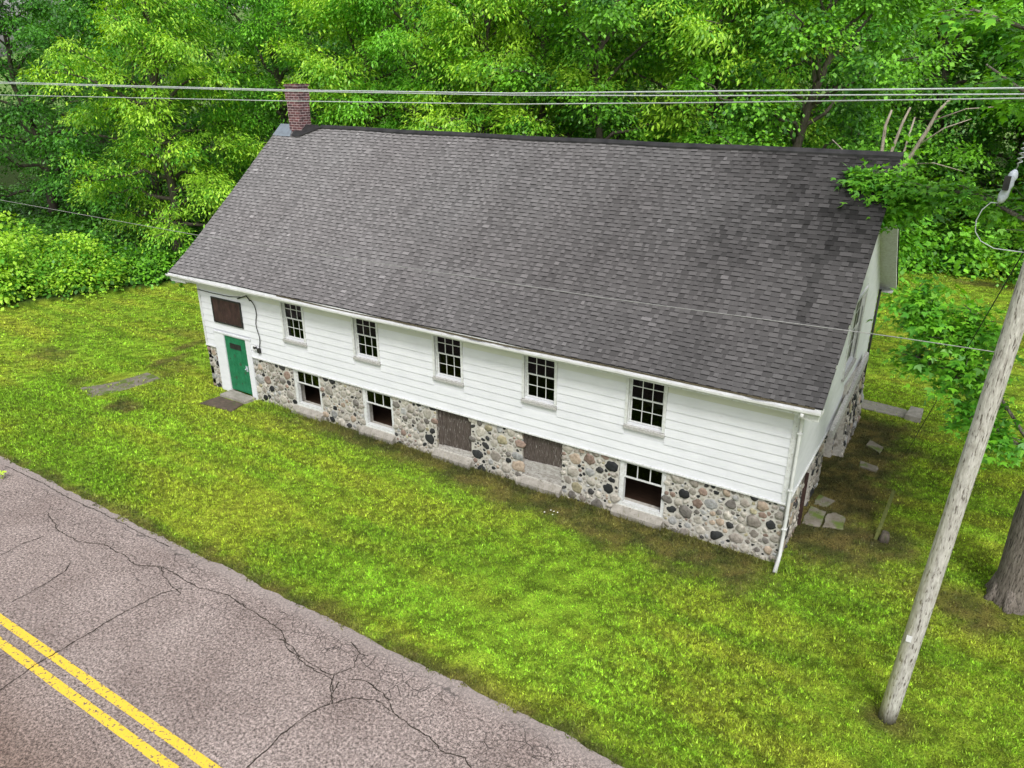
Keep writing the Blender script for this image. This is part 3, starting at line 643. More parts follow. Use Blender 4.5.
# gable window (tall, in the gable wall)
gw = win_upper(lambda m_: part(m_, 'window', [M['trim']], None, (0, 6.5, 2.75), math.pi / 2), 1.8, 2.1, 4, 2, .14)
gw.name = 'gable_window'
for q in gw.children:
    if q.name.startswith('pane'): q.data.materials[0] = M['dark']  # panes swapped for dark sheets that paint the opening's unlit inside
def win_lower(cx):
    a = MB(); w, h = LWw, LZ1 - LZ0; w2 = w / 2
    strip(a, -w2 - .0, -w2 + .13, .0, h, .03, .16); strip(a, w2 - .09, w2, .0, h, .03, .16); strip(a, -w2 + .13, w2 - .09, .0, .10, .03, .16); strip(a, -w2 + .13, w2 - .09, h - .05, h, .03, .16)
    a = part(a, 'basement_window', [M['trim']], None, (cx, 0, LZ0))
    x0, x1 = -w2 + .13, w2 - .09; zt, zm, zb = h - .05, h * .66, .10
    s = MB(); f = .04
    strip(s, x0, x0 + f, zm - .045, zt, .06, .10); strip(s, x1 - f, x1, zm - .045, zt, .06, .10); strip(s, x0 + f, x1 - f, zm - .045, zm, .06, .10); strip(s, x0 + f, x1 - f, zt - .03, zt, .06, .10)
    for c in (1, 2): xx = x0 + (x1 - x0) * c / 3; strip(s, xx - .013, xx + .013, zm, zt - .03, .067, .095)
    s.obj('sash', [M['trim']], a)
    g = MB(); strip(g, x0 + f, x1 - f, zm, zt - .03, .078, .082); g.obj('pane', [M['glass']], a)
    s = MB(); s.hexa([(-w2 - .10, -.16, -.42), (w2 + .02, -.16, -.42), (w2 + .02, .0095, -.42), (-w2 - .10, .0095, -.42), (-w2 - .10, -.16, -.15), (w2 + .02, -.16, -.13), (w2 + .02, .0095, -.035), (-w2 - .10, .0095, -.035)])
    s.hexa([(-w2 + .002, .0098, -.3), (w2 - .002, .0098, -.3), (w2 - .002, .40, -.3), (-w2 + .002, .40, -.3), (-w2 + .002, .0098, -.034), (w2 - .002, .0098, -.034), (w2 - .002, .40, -.002), (-w2 + .002, .40, -.002)])
    s.obj('sill', [M['concrete']], a); return a
wins = [o for o in house.children if o.name.startswith('window')]
for wi, pts in ((2, [(-.36, .62), (-.1, .66), (-.12, .40), (-.22, .28), (-.30, .45)]), (3, [(.02, 1.2), (.36, 1.22), (.36, .9), (.2, 1.0), (.1, .85)]), (4, [(-.1, .60), (.36, .64), (.35, .50), (.12, .42), (0, .52)]), (4, [(-.3, 1.2), (0, 1.2), (-.05, 1.0), (-.28, .9)])):
    c = MB(); c.poly([(x, .16, z) for x, z in pts]); c.poly([(x, .165, z) for x, z in pts[::-1]]); c.obj('torn_curtain', [M['inpale']], wins[wi])
lw0 = win_lower(LW[0])
for c in (LW[1], LW[4]): copy_part(lw0, Vector((c, 0, LZ0)) + HO)
def boarded(cx, zb=.12):
    a = MB(); w2 = LWw / 2; h = LZ1 - LZ0; x = -w2 + .003
    while x < w2 - .02:
        w = min(random.uniform(.14, .2), w2 - .003 - x); y = random.uniform(.09, .105); a.box(x, x + w - .006, y, y + .03, zb + random.uniform(-.03, .05), h - .002); x += w
    a.box(-w2 + .003, w2 - .003, .135, .15, 0, h)
    a = part(a, 'boarded_opening', [M['barewood']], None, (cx, 0, LZ0))
    s = MB(); s.hexa([(-w2 + .003, .04, .0), (w2 - .003, .04, .0), (w2 - .003, .13, .0), (-w2 + .003, .13, .0), (-w2 + .003, .072, zb - .02), (w2 - .003, .072, zb + .06), (w2 - .003, .13, zb + .06), (-w2 + .003, .13, zb - .02)]); s.obj('lower_board', [M['greybase']], a)
    lw0.children
    for q in lw0.children:
        if q.name.startswith('sill'): d = q.copy(); COL.objects.link(d); d.parent = a
    return a
boarded(LW[2])['label'] = 'opening closed with vertical brown boards'; boarded(LW[3], .46)['label'] = 'opening closed with a dark sheet above peeling grey board'

# ------------------------------------------------------------ door, panel, service cable
mb = MB(); mb.box(-19.45, -18.955, -.045, .10, .0, 2.2); mb.box(-17.845, -17.6, -.045, .10, .0, 2.2); mb.box(-19.47, -17.56, -.075, -.0255, 2.201, 2.25); mb.box(-18.954, -17.846, -.04, .1, 2.15, 2.2)
df = part(mb, 'door_frame', [M['white']])
mb = MB(); x = -18.95
while x < -17.86:
    w = min(.155, -17.852 - x); mb.box(x, x + w - .004, -.005 - random.random() * .004, .045, .13, 2.145); x += w
for (px, pz, r) in ((-18.62, .62, .05), (-18.3, 1.18, .06), (-18.55, 1.45, .04), (-18.8, 1.3, .03), (-18.1, .9, .04), (-18.35, .45, .035), (-18.7, .35, .03)):
    mb.poly([(px + r * math.cos(a) * random.uniform(.6, 1.3), -.0125, pz + 1.3 * r * math.sin(a) * random.uniform(.6, 1.3)) for a in np.linspace(0, 5.6, 9)], m=1)
door = part(mb, 'door', [M['green'], mat_noise('bare_door_wood', (.06, .07, .05), (.03, .10, .05), 20, .8, .2)])
mb = MB(); mb.box(-18.72, -18.15, -.022, -.014, 1.70, 1.90); part(mb, 'vent_plate', [M['dark']], door)
mb = MB(); mb.box(-18.03, -17.93, -.022, -.013, .98, 1.18); mb.tube([(-17.98, -.022, 1.08), (-17.98, -.07, 1.08), (-17.98, -.09, 1.08)], [.012, .028, .02], 10); part(mb, 'door_knob', [M['porcelain']], door)
mb = MB(); mb.box(-19.26, -17.87, -.05, -.026, 2.62, 3.42); 
pn = part(mb, 'plywood_panel', [M['darkwood']])
mb = MB()
for a in ((-19.31, -17.82, 2.57, 2.619), (-19.31, -17.82, 3.421, 3.47), (-19.31, -19.261, 2.62, 3.42), (-17.869, -17.82, 2.62, 3.42)): mb.box(a[0], a[1], -.062, -.0262, a[2], a[3])
part(mb, 'panel_frame', [M['dark']], pn)
mb = MB(); mb.tube([(-19.98, -.05, 3.62), (-19.2, -.055, 3.60), (-18.3, -.05, 3.61), (-17.72, -.06, 3.68)], .013, 6)
mb.tube([(-17.9, -.05, 3.60), (-17.5, -.09, 3.74), (-17.35, -.12, 3.80), (-17.25, -.07, 3.62)], .02, 6)
pth = [(-17.25, -.05, 3.66)] + [(-17.1 + .05 * math.sin(k * 1.1), -.055, 3.5 - k * .16) for k in range(10)] + [(-17.1, -.06, 1.98)]
mb.tube(pth, .014, 6); mb.box(-17.22, -17.1, -.10, -.026, 1.84, 2.0); mb.tube([(-17.34, -.04, 2.0), (-17.34, -.11, 2.0)], [.06, .05], 12)
part(mb, 'service_cable', [M['dark']])
mb = MB(); mb.box(-17.42, -17.30, -.10, -.026, 1.9, 2.06); part(mb, 'meter_box', [M['gutter']])
mb = MB()
mb.box(0.004, .10, 1.93, 2.0, -.1, 1.47); mb.box(-.3, -.27, 2.0, 2.95, -.1, 1.45); part(mb, 'gable_doorway', [M['darkwood']])
mb = MB(); mb.box(-.3, -.27, 4.5, 6.1, -.1, 1.5); part(mb, 'gable_doorway', [M['darkwood']])

# ------------------------------------------------------------ ground-level stones, steps, litter
def slab(mbd, pts, z0, z1, ch=.02):
    n = len(pts); cx = sum(p[0] for p in pts) / n; cy = sum(p[1] for p in pts) / n; b = len(mbd.v)
    for z, k in ((z0, 1.), (z1 - ch, 1.), (z1, .95)):
        for (x, y) in pts: mbd.v.append((cx + (x - cx) * k, cy + (y - cy) * k, z))
    for r in range(2):
        for i in range(n): j = (i + 1) % n; mbd.face([b + r * n + i, b + r * n + j, b + (r + 1) * n + j, b + (r + 1) * n + i])
    mbd.face([b + 2 * n + i for i in range(n)])
def flat(name, pts, h, mat, label, cat, group=None):
    n = len(pts); cx = sum(p[0] for p in pts) / n; cy = sum(p[1] for p in pts) / n
    e = []
    for i in range(n):
        a, b = pts[i], pts[(i + 1) % n]
        for t in (0, .33, .66): e.append((a[0] + (b[0] - a[0]) * t + random.gauss(0, .014) - cx, a[1] + (b[1] - a[1]) * t + random.gauss(0, .014) - cy))
    q = MB(); slab(q, e, -.06, h); return tag(q.obj(name, [mat], None, (cx, cy, 0)), label, cat, group)
flat('door_step', [(-19.0, -.52), (-17.72, -.50), (-17.66, -.055), (-18.98, -.055)], .11, M['concrete'], 'pale concrete step directly under the green door', 'step')
flat('stone_slab', [(-19.05, -1.30), (-17.55, -1.15), (-17.75, -.56), (-18.98, -.58)], .05, M['slate'], 'dark brown mossy slab in the grass below the concrete door step', 'slab')
flat('walkway', [(-23.95, -2.75), (-22.75, -2.98), (-22.35, -1.9), (-22.2, -.6), (-23.2, -.45), (-23.35, -1.7)], .012, M['walk'], 'worn grey strip of walkway sunk in the lawn left of the green door', 'walkway')
flat('walkway', [(.15, 10.3), (1.6, 10.25), (1.55, 10.95), (.12, 11.1)], .05, M['concrete'], 'grey concrete walk leading away from the rear corner of the building', 'walkway')
flat('concrete_block', [(1.55, 10.12), (2.0, 10.1), (1.98, 10.95), (1.6, 10.98)], .2, M['concrete'], 'pale concrete block at the end of the rear walk', 'block')
flat('stepping_stone', [(.82, 7.9), (1.25, 7.55), (1.22, 7.1), (.8, 7.45)], .05, M['walk'], 'flat grey stone nearer the rear walk in the bare soil', 'stepping stone', 'flat stones along the gable wall')
flat('stepping_stone', [(.80, 6.3), (1.32, 6.2), (1.3, 5.85), (.85, 5.9)], .05, M['walk'], 'flat grey stone in the bare soil midway along the gable wall', 'stepping stone', 'flat stones along the gable wall')
flat('paving_stone', [(.1, 2.05), (.55, 2.1), (.5, 2.9), (.12, 3.0)], .04, M['walk'], 'pale broken flagstone right against the first gable doorway', 'flagstone', 'flagstones by the gable doorway')
flat('paving_stone', [(.6, 2.15), (1.05, 2.3), (1.0, 2.85), (.75, 3.0), (.57, 2.8)], .045, M['walk'], 'rounded brownish flagstone farther out from the gable doorway', 'flagstone', 'flagstones by the gable doorway')
flat('paving_stone', [(.15, 3.15), (.5, 3.2), (.62, 3.6), (.2, 3.7)], .04, M['walk'], 'narrow flagstone behind the others beyond the gable doorway', 'flagstone', 'flagstones by the gable doorway')
st = tag(empty('wooden_stake', (1.8, 2.3, 0)), 'short mossy wooden stake leaning beside a dark stump near the gable', 'stake')
mb = MB(); mb.hexa([(-.05, -.04, -.05), (.03, -.04, -.05), (.03, .04, -.05), (-.05, .04, -.05), (.10, .45, 1.18), (.18, .45, 1.18), (.18, .52, 1.14), (.10, .52, 1.14)]); mb.obj('post', [M['stake']], st)
mb = MB(); mb.tube([(.16, .02, -.05), (.17, .02, .12), (.18, .03, .25)], [.13, .11, .08], 9, jit=.3); mb.obj('stump', [M['bark']], st)
mb = MB(); 
for k in range(5): x, y = random.gauss(0, .16), random.gauss(0, .08); mb.poly([(x + .024 * math.cos(a) * random.uniform(.6, 1.3), y + .024 * math.sin(a) * random.uniform(.6, 1.3), .065 + .01 * random.random()) for a in np.linspace(0, 5.4, 7)])
tag(mb.obj('white_litter', [M['litter']], None, (-5.3, -.95, 0)), 'scattered white scraps on the browned grass in front of the boarded openings', 'litter')
mb = MB()
for k in range(3): mb.tube([(0, 0, -.01), (.1 * k - .06, .05 * (k - 1), .16)], [.008, .006], 5)
for k in range(9): a = k * .7; mb.poly([(0.02, 0, .17), (.02 + .12 * math.cos(a - .25), .12 * math.sin(a - .25), .2 + .03 * math.sin(k * 2)), (.02 + .16 * math.cos(a), .16 * math.sin(a), .18), (.02 + .12 * math.cos(a + .25), .12 * math.sin(a + .25), .2)])
tag(mb.obj('roadside_weed', [M['lime']], None, (-19.35, -7.55, 0)), 'lime green sprig on the asphalt at the far left edge of the road', 'weed')

# ------------------------------------------------------------ utility pole and lines
pb = Vector((2.82, -3.55, 0)); pt = Vector((3.28, -3.62, 10.8)); pd = (pt - pb)
pole = tag(empty('utility_pole', pb), 'tall silvery weathered wooden utility pole standing in the lawn by the road', 'utility pole')
mb = MB(); P = [pd * t for t in np.linspace(-.02, 1, 26)]; mb.tube(P, [.150 - .028 * k / 25 + random.gauss(0, .002) for k in range(26)], 18); mb.obj('shaft', [M['pole']], pole)
mb = MB(); o = pd * .945; mb.box(o.x - .06, o.x + .06, o.y - 1.1, o.y + 1.1, o.z - .06, o.z + .06); mb.obj('crossarm', [M['pole']], pole)
for y in (-.9, .3, .9):
    mb = MB(); mb.tube([(o.x, o.y + y, o.z + .06), (o.x, o.y + y, o.z + .12), (o.x, o.y + y, o.z + .14), (o.x, o.y + y, o.z + .2)], [.03, .06, .04, .03], 10); mb.obj('insulator', [M['porcelain']], pole)
mb = MB(); c = pd * (1.9 / 10.8); mb.box(c.x - .10, c.x - .02, c.y - .152, c.y - .140, c.z - .06, c.z + .06); mb.obj('metal_tag', [M['gutter']], pole)
def wire(name, pts, r, mat, label, group=None, cat='power line', n=40, sag=0):
    mb = MB(); P = [Vector(p) for p in pts]; Q = []
    for a, b in zip(P[:-1], P[1:]):
        for k in range(n): t = k / n; q = a.lerp(b, t); q.z -= sag * 4 * t * (1 - t); Q.append(q)
    Q.append(P[-1]); mb.tube(Q, r, 6); return tag(mb.obj(name, [mat]), label, cat, group)
GW = 'overhead lines along the road'
wire('power_line', [(-60, -3.5, 10.55), (-22.63, -3.5, 10.24), (-10.74, -3.5, 10.16), (-5, -3.5, 10.17), (2.57, -3.5, 10.33), (14, -3.5, 10.7)], .0125, M['wire'], 'uppermost of the bright overhead wires crossing above the roof', GW)
wire('power_line', [(-60, -3.56, 10.5), (-22.6, -3.56, 10.21), (-10.74, -3.56, 10.14), (-5, -3.56, 10.14), (-1.6, -3.56, 10.18), (2.58, -3.56, 10.26), (14, -3.56, 10.55)], .0095, M['wire'], 'middle overhead wire, running almost touching the uppermost one', GW)
wire('power_line', [(-60, -3.5, 10.1), (-22.81, -3.5, 9.89), (-10.77, -3.5, 9.94), (-5, -3.5, 9.99), (-1.58, -3.5, 10.08), (2.59, -3.5, 10.21), (14, -3.5, 10.5)], .0095, M['wire'], 'lowest of the overhead wires, separate from the upper pair at the left', GW)
wire('communication_cable', [(-60, -3.5, 7.5), (-24.45, -3.5, 6.72), (-14.61, -3.5, 6.65), (-3.12, -3.5, 6.75), (1.69, -3.5, 6.88), (3.05, -3.62, 6.93)], .0075, M['cable'], 'thin grey cable passing low in front of the roof to the pole', None, 'cable')
wire('guy_wire', [(1.86, 7.46, 0), (3.2, -3.45, 9)], .009, M['dark'], 'dark guy wire slanting from the lawn up to the wooden pole', None, 'guy wire')
fu = tag(empty('fuse_cutout', (2.68, -3.4, 9.1)), 'pale cylindrical fuse hanging on a wire at the right edge beside the pole', 'fuse')
mb = MB(); mb.tube([(0.03, 0, .24), (.02, 0, .2), (.012, 0, .15), (.0, 0, .10), (-.01, 0, .05), (-.02, 0, 0), (-.04, 0, -.1), (-.055, 0, -.17), (-.06, 0, -.2)], [.018, .05, .06, .05, .062, .05, .062, .045, .02], 12); mb.obj('tube', [M['porcelain']], fu)
mb = MB(); mb.box(-.075, .0, -.10, -.05, -.02, .16); mb.obj('clamp', [M['dark']], fu)
mb = MB(); mb.tube([(-.06, 0, -.2), (-.16, 0, -.2), (-.24, 0, -.3), (-.28, 0, -.45), (-.26, 0, -.6), (-.17, 0, -.72), (.0, 0, -.8), (.42, -.2, -.78)], .007, 6); mb.obj('lead_wire', [M['wire']], fu)
mb = MB(); H = [Vector((.05 + .16 * t / 1, 0, .26 + 1.0 * t)) for t in np.linspace(0, 1, 2)]
pts = []
for k in range(160):
    t = k / 159; c = Vector((.04 + .10 * t, 0, .28 + .95 * t)); a = t * 2 * math.pi * 15; rr = .035 if t > .08 else .035 * t / .08
    pts.append(c + Vector((math.cos(a) * rr, math.sin(a) * rr, 0)))
mb.tube(pts, .007, 5); mb.tube([(.03, 0, .24), (.30, -.1, 1.6)], .006, 5); mb.obj('coil', [M['wire']], fu)

# ------------------------------------------------------------ vegetation
LEAFW = {'walnut': (.30, .105), 'maple': (.20, .17)}
def leaves_np(cent, outw, K, size, spread, colA, colB, rng, droop=.5, flat_=.34, lw=.4, colvar=.25, lobes=1):
    """cent (n,3) spray centres, outw (n,3) outward; K leaves each -> V, F, C of kite quads"""
    n = len(cent); c = np.repeat(cent, K, 0); o = np.repeat(outw, K, 0); m = len(c)
    tone = np.repeat(rng.random(n), K); sc = np.repeat(rng.uniform(.7, 1.25, n), K)[:, None]
    off = rng.normal(0, 1, (m, 3)) * np.array([1, 1, flat_]) * spread * sc
    rad = np.linalg.norm(off[:, :2], axis=1); off[:, 2] -= .22 * rad ** 2 / spread           # umbrella-shaped sprays
    c = c + off; od = off / (np.linalg.norm(off, axis=1, keepdims=True) + 1e-6)
    ax_ = od * .8 + o * .5 + rng.normal(0, .45, (m, 3)); ax_[:, 2] -= droop; ax_ /= np.linalg.norm(ax_, axis=1, keepdims=True)
    nr = np.array([0, 0, 1.]) * 1.1 + o * .25 + od * .3 + rng.normal(0, .28, (m, 3)); sd_ = np.cross(ax_, nr); sd_ /= np.linalg.norm(sd_, axis=1, keepdims=True) + 1e-6
    s = (size * rng.uniform(.6, 1.3, m))[:, None]; w = s * lw
    if lobes > 1:
        P_, S_ = ax_, sd_; a3 = []; s3 = []; f3 = []
        for q in range(lobes):
            an = (q - (lobes - 1) / 2) * .95; a3.append(P_ * math.cos(an) + S_ * math.sin(an)); s3.append(-P_ * math.sin(an) + S_ * math.cos(an)); f3.append(np.full(m, 1. if q == lobes // 2 else .78))
        ax_ = np.concatenate(a3); sd_ = np.concatenate(s3); c = np.tile(c, (lobes, 1)); s = np.tile(s, (lobes, 1)) * np.concatenate(f3)[:, None]; w = s * lw
    v0 = c; v1 = c + ax_ * s * .45 + sd_ * w; v2 = c + ax_ * s; v3 = c + ax_ * s * .45 - sd_ * w
    V = np.stack([v0, v1, v2, v3], 1).reshape(-1, 3); F = np.arange(m * lobes * 4).reshape(-1, 4)
    t = np.clip(tone + rng.normal(0, .22, m), 0, 1)[:, None]; C = np.array(colA) * (1 - t) + np.array(colB) * t
    C = C * (1 + rng.uniform(-colvar, colvar, m))[:, None]
    if lobes > 1: C = np.tile(C, (lobes, 1))
    return V, F, C
def limb(mbd, a, b, r0, r1, rng, seg=5, up=.15, n=6):
    a = np.array(a, float); b = np.array(b, float); Ld = np.linalg.norm(b - a); P = []
    for k in range(seg + 1):
        t = k / seg; q = a + (b - a) * t; q = q + np.array([0, 0, up * Ld * (math.sin(math.pi * t))])
        if 0 < k < seg: q = q + rng.normal(0, .035 * Ld, 3)
        P.append(q)
    mbd.tube([tuple(q) for q in P], [r0 + (r1 - r0) * k / seg for k in range(seg + 1)], n, cap=False); return P
def make_tree(seed, H, R, base, nl, K, size, lw, spread, colA, colB, low_droop=0., r0=None, twigs=2, density=.74, bark='bark', topflat=1.):
    rng = np.random.default_rng(seed); r0 = r0 or H * .020; mbd = MB()
    tr = [(0, 0, -.3)]; x = y = 0
    for k in range(1, 9): x += rng.normal(0, H * .012); y += rng.normal(0, H * .012); tr.append((x, y, H * .86 * k / 8))
    mbd.tube(tr, [r0 * 1.45] + [r0 * (1 - .86 * (k / 8)) for k in range(1, 9)], 9, jit=.12)
    tra = np.array(tr); Cn = []; Ou = []; az = rng.uniform(0, 6.28)
    for i in range(nl):
        t = base / H + (1 - base / H) * (i + .5) / nl * .97; z0 = H * t * .86; az += 2.4 + rng.normal(0, .3)
        p0 = np.array([np.interp(z0, tra[:, 2], tra[:, 0]), np.interp(z0, tra[:, 2], tra[:, 1]), z0])
        tt = (t - base / H) / (1 - base / H); prof = math.sqrt(max(.05, 1 - (max(0, tt - .35) / .68) ** 2)) * (.78 + .22 * min(1, tt / .3))
        ln = R * prof * rng.uniform(.78, 1.12); el = (-.12 + low_droop) * (1 - tt) + tt * .95 + rng.normal(0, .1)
        d = np.array([math.cos(az) * math.cos(el), math.sin(az) * math.cos(el), math.sin(el)]); p1 = p0 + d * ln
        rr = r0 * .42 * (1 - .6 * tt); P = limb(mbd, p0, p1, rr, rr * .22, rng, 6, .10)
        nsub = max(4, int(ln * 1.7 * density))
        for s in range(nsub):
            f = .25 + .75 * (s + rng.random()) / nsub; k = min(5, int(f * 6)); q0 = P[k] + (P[k + 1] - P[k]) * (f * 6 - k)
            a2 = math.atan2(d[1], d[0]) + rng.choice([-1, 1]) * rng.uniform(.4, 1.5); l2 = rng.uniform(.16, .34) * R * (1.1 - .4 * f)
            d2 = np.array([math.cos(a2), math.sin(a2), rng.uniform(-.25, .75)]); q1 = q0 + d2 * l2
            limb(mbd, q0, q1, rr * .3, .012, rng, 3, .08, 4)
            for w in range(twigs):
                g = rng.uniform(.45, 1.1); cpt = q0 + (q1 - q0) * g + rng.normal(0, spread * .55, 3)
                Cn.append(cpt); Ou.append(d2 / np.linalg.norm(d2))
    Cn = np.array(Cn); Ou = np.array(Ou); Cn[:, 2] = np.maximum(Cn[:, 2], .6)
    # yellowest growth high and outside (new leaves)
    V, F, C = leaves_np(Cn, Ou, K, size, spread, colA, colB, rng, lw=lw)
    hz = np.repeat(np.clip(Cn[:, 2] / H, 0, 1), K)
    return mbd.mesh('trunk', M[bark]), np_mesh('crown', V, F, M['leaf'], C)
dk_, md_, br_, yl_ = (.035, .135, .018), (.10, .33, .028), (.22, .54, .040), (.44, .70, .06)
TM = [make_tree(11, 17, 5.2, 2.0, 30, 180, .225, .19, .50, md_, yl_),
      make_tree(12, 19, 5.6, 3.5, 28, 180, .22, .20, .50, md_, br_),
      make_tree(13, 16, 4.6, 2.6, 26, 180, .215, .21, .47, (.13, .36, .025), yl_),
      make_tree(14, 18, 5.6, 2.4, 28, 150, .20, .34, .50, dk_, br_),
      make_tree(15, 15, 4.6, 1.2, 26, 140, .23, .24, .48, dk_, md_)]  # dark leaves; the second row's shade is put into their colour
def put_tree(k, x, y, s, rz, label, cat='tree', name='broadleaf_tree', group='trees along the woodland edge', z=0.):
    r = empty(name, (x, y, z), rz); r.scale = (s, s, s); tag(r, label, cat, group)
    link('trunk', TM[k][0], r); link('crown', TM[k][1], r); return r
TL = [  # kind, x, y, scale, rotation, label
 (0, -38.2, 11.6, 1.0, .3, 'bright green tree left of the building, its low boughs over the shrubs'),
 (4, -47, 17, 1.25, 1.0, 'dark tree just left of the bright tree, behind the shrubs'),
 (4, -58, 15, 1.2, 2.0, 'shadowed tree at the far left edge of the photo'),
 (1, -37.5, 20, 1.05, 2.2, 'leafy tree rising just left of the chimney above the roof slope'),
 (2, -31, 19.5, 1.1, .7, 'light green tree directly behind the chimney'),
 (1, -25.8, 20, 1.0, 4.1, 'tree above the ridge a little way right of the chimney'),
 (0, -21, 18.5, .98, 1.9, 'bright tree behind the left third of the roof ridge'),
 (2, -16.6, 20, 1.12, 3.6, 'tall light green tree behind the middle of the ridge'),
 (3, -13.2, 18, .92, 5.2, 'leafy tree behind the ridge, right of its middle'),
 (0, -9.2, 20.5, 1.02, 5.5, 'bright tree behind the right third of the ridge'),
 (3, -5.2, 19.5, .95, .9, 'dense maple behind the right end of the ridge'),
 (3, -1.6, 36.5, 1.1, 2.8, 'dark maple rising behind the hedge right of the gable'),
 (4, 3.2, 37.5, 1.15, 4.4, 'dark tree behind the hedge near the utility pole'),
 (3, 7.5, 35.5, 1.1, .2, 'dark tree at the right edge of the photo beyond the pole'),
 (4, -68, 24, 1.1, .5, 'second row tree at the far left, behind the shadowed tree'),
 (4, -54, 28, 1.3, 3.3, 'second row tree seen between the left dark trees'),
 (4, -45, 30, 1.15, 4.0, 'second row tree behind the bright left tree'),
 (4, -35, 30, 1.2, 5.0, 'second row tree left of the chimney'),
 (4, -27, 31, 1.15, 1.1, 'second row tree behind the one right of the chimney'),
 (4, -19, 30, 1.2, 2.3, 'second row tree behind the left part of the ridge'),
 (4, -12, 31, 1.15, 3.9, 'second row tree behind the middle right of the ridge'),
 (4, -6.5, 29, 1.15, 5.9, 'second row tree behind the right end of the ridge'),
]
for t in TL: put_tree(*t)
DL = ['at the far left edge', 'beyond the far left dark tree', 'beyond the second dark tree on the left', 'behind the bright left tree', 'behind the tree just left of the chimney', 'straight behind the chimney', 'a little right of the chimney', 'behind the left third of the ridge', 'behind the middle of the ridge', 'behind the right third of the ridge', 'behind the broken tree', 'beyond the pole', 'deepest at the far left', 'deepest behind the bright left tree', 'deepest behind the chimney', 'deepest behind the left half of the ridge', 'deepest behind the right half of the ridge', 'deepest beyond the rear hedge', 'at the far right edge']
k = 0
for (px, y) in [(-110, 50), (-88, 46), (-70, 48), (-58, 52), (-46, 48), (-36, 50), (-26, 47), (-17, 52), (-9, 49), (-2, 54), (5, 50), (13, 48), (-130, 70), (-80, 70)]:
    put_tree((1, 4, 3, 0)[k % 4], px, y, 1.25 + .1 * (k % 3), k * 1.3, 'distant woodland tree ' + DL[k], group='trees deep in the woodland', z=(y - 40) * .12); k += 1

# near maple at the right
mrng = np.random.default_rng(5); mbt = MB(); mo = np.array((4.66, 1.40, 0))
tp = [(0, 0, -.3), (0, 0, .0), (.02, 0, .25), (.0, 0, .8), (.0, .02, 2), (.06, .05, 3.6), (.35, .15, 5.4), (.7, .3, 7.4), (.9, .6, 10), (1.1, .8, 13)]
mbt.tube(tp, [.52, .50, .46, .44, .43, .38, .33, .25, .15, .06], 20, jit=.10)
for a in np.arange(0, 6.28, .9): mbt.tube([(.3 * math.cos(a), .3 * math.sin(a), .45), (.42 * math.cos(a), .42 * math.sin(a), .10), (.62 * math.cos(a), .62 * math.sin(a), -.12)], [.15, .13, .05], 7, jit=.2)
Cn, Ou = [], []
def mbough(pts, r0, r1, nt, sp, lim=None):
    pts = [np.array(p, float) for p in pts]; mbt.tube([tuple(p) for p in pts], [r0 + (r1 - r0) * k / (len(pts) - 1) for k in range(len(pts))], 7, cap=False)
    for j in range(nt):
        f = (.30 + .7 * mrng.random()) * (len(pts) - 1); k = min(int(f), len(pts) - 2); q = pts[k] + (pts[k + 1] - pts[k]) * (f - k)
        d = mrng.normal(0, 1, 3); d[2] = abs(d[2]) * .3 - .1; d /= np.linalg.norm(d); e = q + d * sp * mrng.uniform(.4, 1.2)
        mbt.tube([tuple(q), tuple((q + e) / 2 + np.array((0, 0, .04))), tuple(e)], [.014, .01, .005], 4, cap=False)
        Cn.append(e); Ou.append(d); Cn.append(q + d * sp * .4); Ou.append(d)
rel = lambda *P: [tuple(np.array(p) - mo) for p in P]
# the low spray in front of the rear lawn
mbough(rel((4.9, 1.5, 3.0), (4.2, 1.3, 3.6), (3.5, 1.2, 4.5), (2.9, 1.2, 5.2), (2.3, 1.2, 5.6), (1.9, 1.2, 6.0)), .045, .012, 22, .60)
mbough(rel((3.5, 1.2, 4.5), (2.8, 1.1, 4.8), (2.2, 1.1, 5.0), (1.85, 1.1, 5.15)), .035, .01, 15, .42)
mbough(rel((2.9, 1.2, 5.2), (2.75, 1.3, 5.8), (2.65, 1.3, 6.15)), .03, .01, 14, .40)
mbough(rel((4.6, 1.4, 3.3), (3.9, 1.0, 3.75), (3.3, 1.0, 4.1), (3.0, 1.0, 4.3)), .04, .01, 18, .42)
mbough(rel((2.3, 1.2, 5.6), (1.9, 1.2, 6.1), (1.55, 1.2, 6.5)), .02, .008, 14, .30)
# the bough over the end of the roof
mbough(rel((5.2, 1.6, 6.4), (3.6, 2.6, 7.6), (2.2, 3.6, 8.1), (.9, 4.3, 8.1), (.2, 4.5, 8.0), (-.3, 4.6, 8.2)), .06, .012, 36, .62)
mbough(rel((1.3, 4.1, 8.0), (.9, 4.3, 7.8), (.5, 4.4, 7.55), (.25, 4.5, 7.3)), .04, .012, 44, .48)
mbough(rel((.9, 4.3, 8.1), (.1, 4.6, 8.0), (-.3, 4.7, 8.2)), .03, .012, 20, .36)
# main crown
for j in range(28):
    a = mrng.uniform(0, 6.28); z0 = mrng.uniform(6.8, 12.4); p0 = np.array((.6 + (z0 - 6) * .06, .25 + (z0 - 6) * .08, z0)); el = mrng.uniform(.0, .6); ln = mrng.uniform(2.6, 5.0) * (1.15 - (z0 - 6.8) * .07)
    if -2.7 < ((a + math.pi) % (2 * math.pi) - math.pi) < -.5: ln = min(ln, 3.0)
    d = np.array((math.cos(a) * math.cos(el), math.sin(a) * math.cos(el), math.sin(el))); e = p0 + d * ln
    mbough([tuple(p0), tuple(p0 + d * ln * .5 + mrng.normal(0, .15, 3)), tuple(e)], .10, .02, 18, 1.0)
Cn = np.array(Cn); Ou = np.array(Ou)
V, F, C = leaves_np(Cn, Ou, 24, .14, .17, (.065, .245, .022), (.20, .50, .03), mrng, droop=.35, flat_=.6, lw=.22, lobes=3)
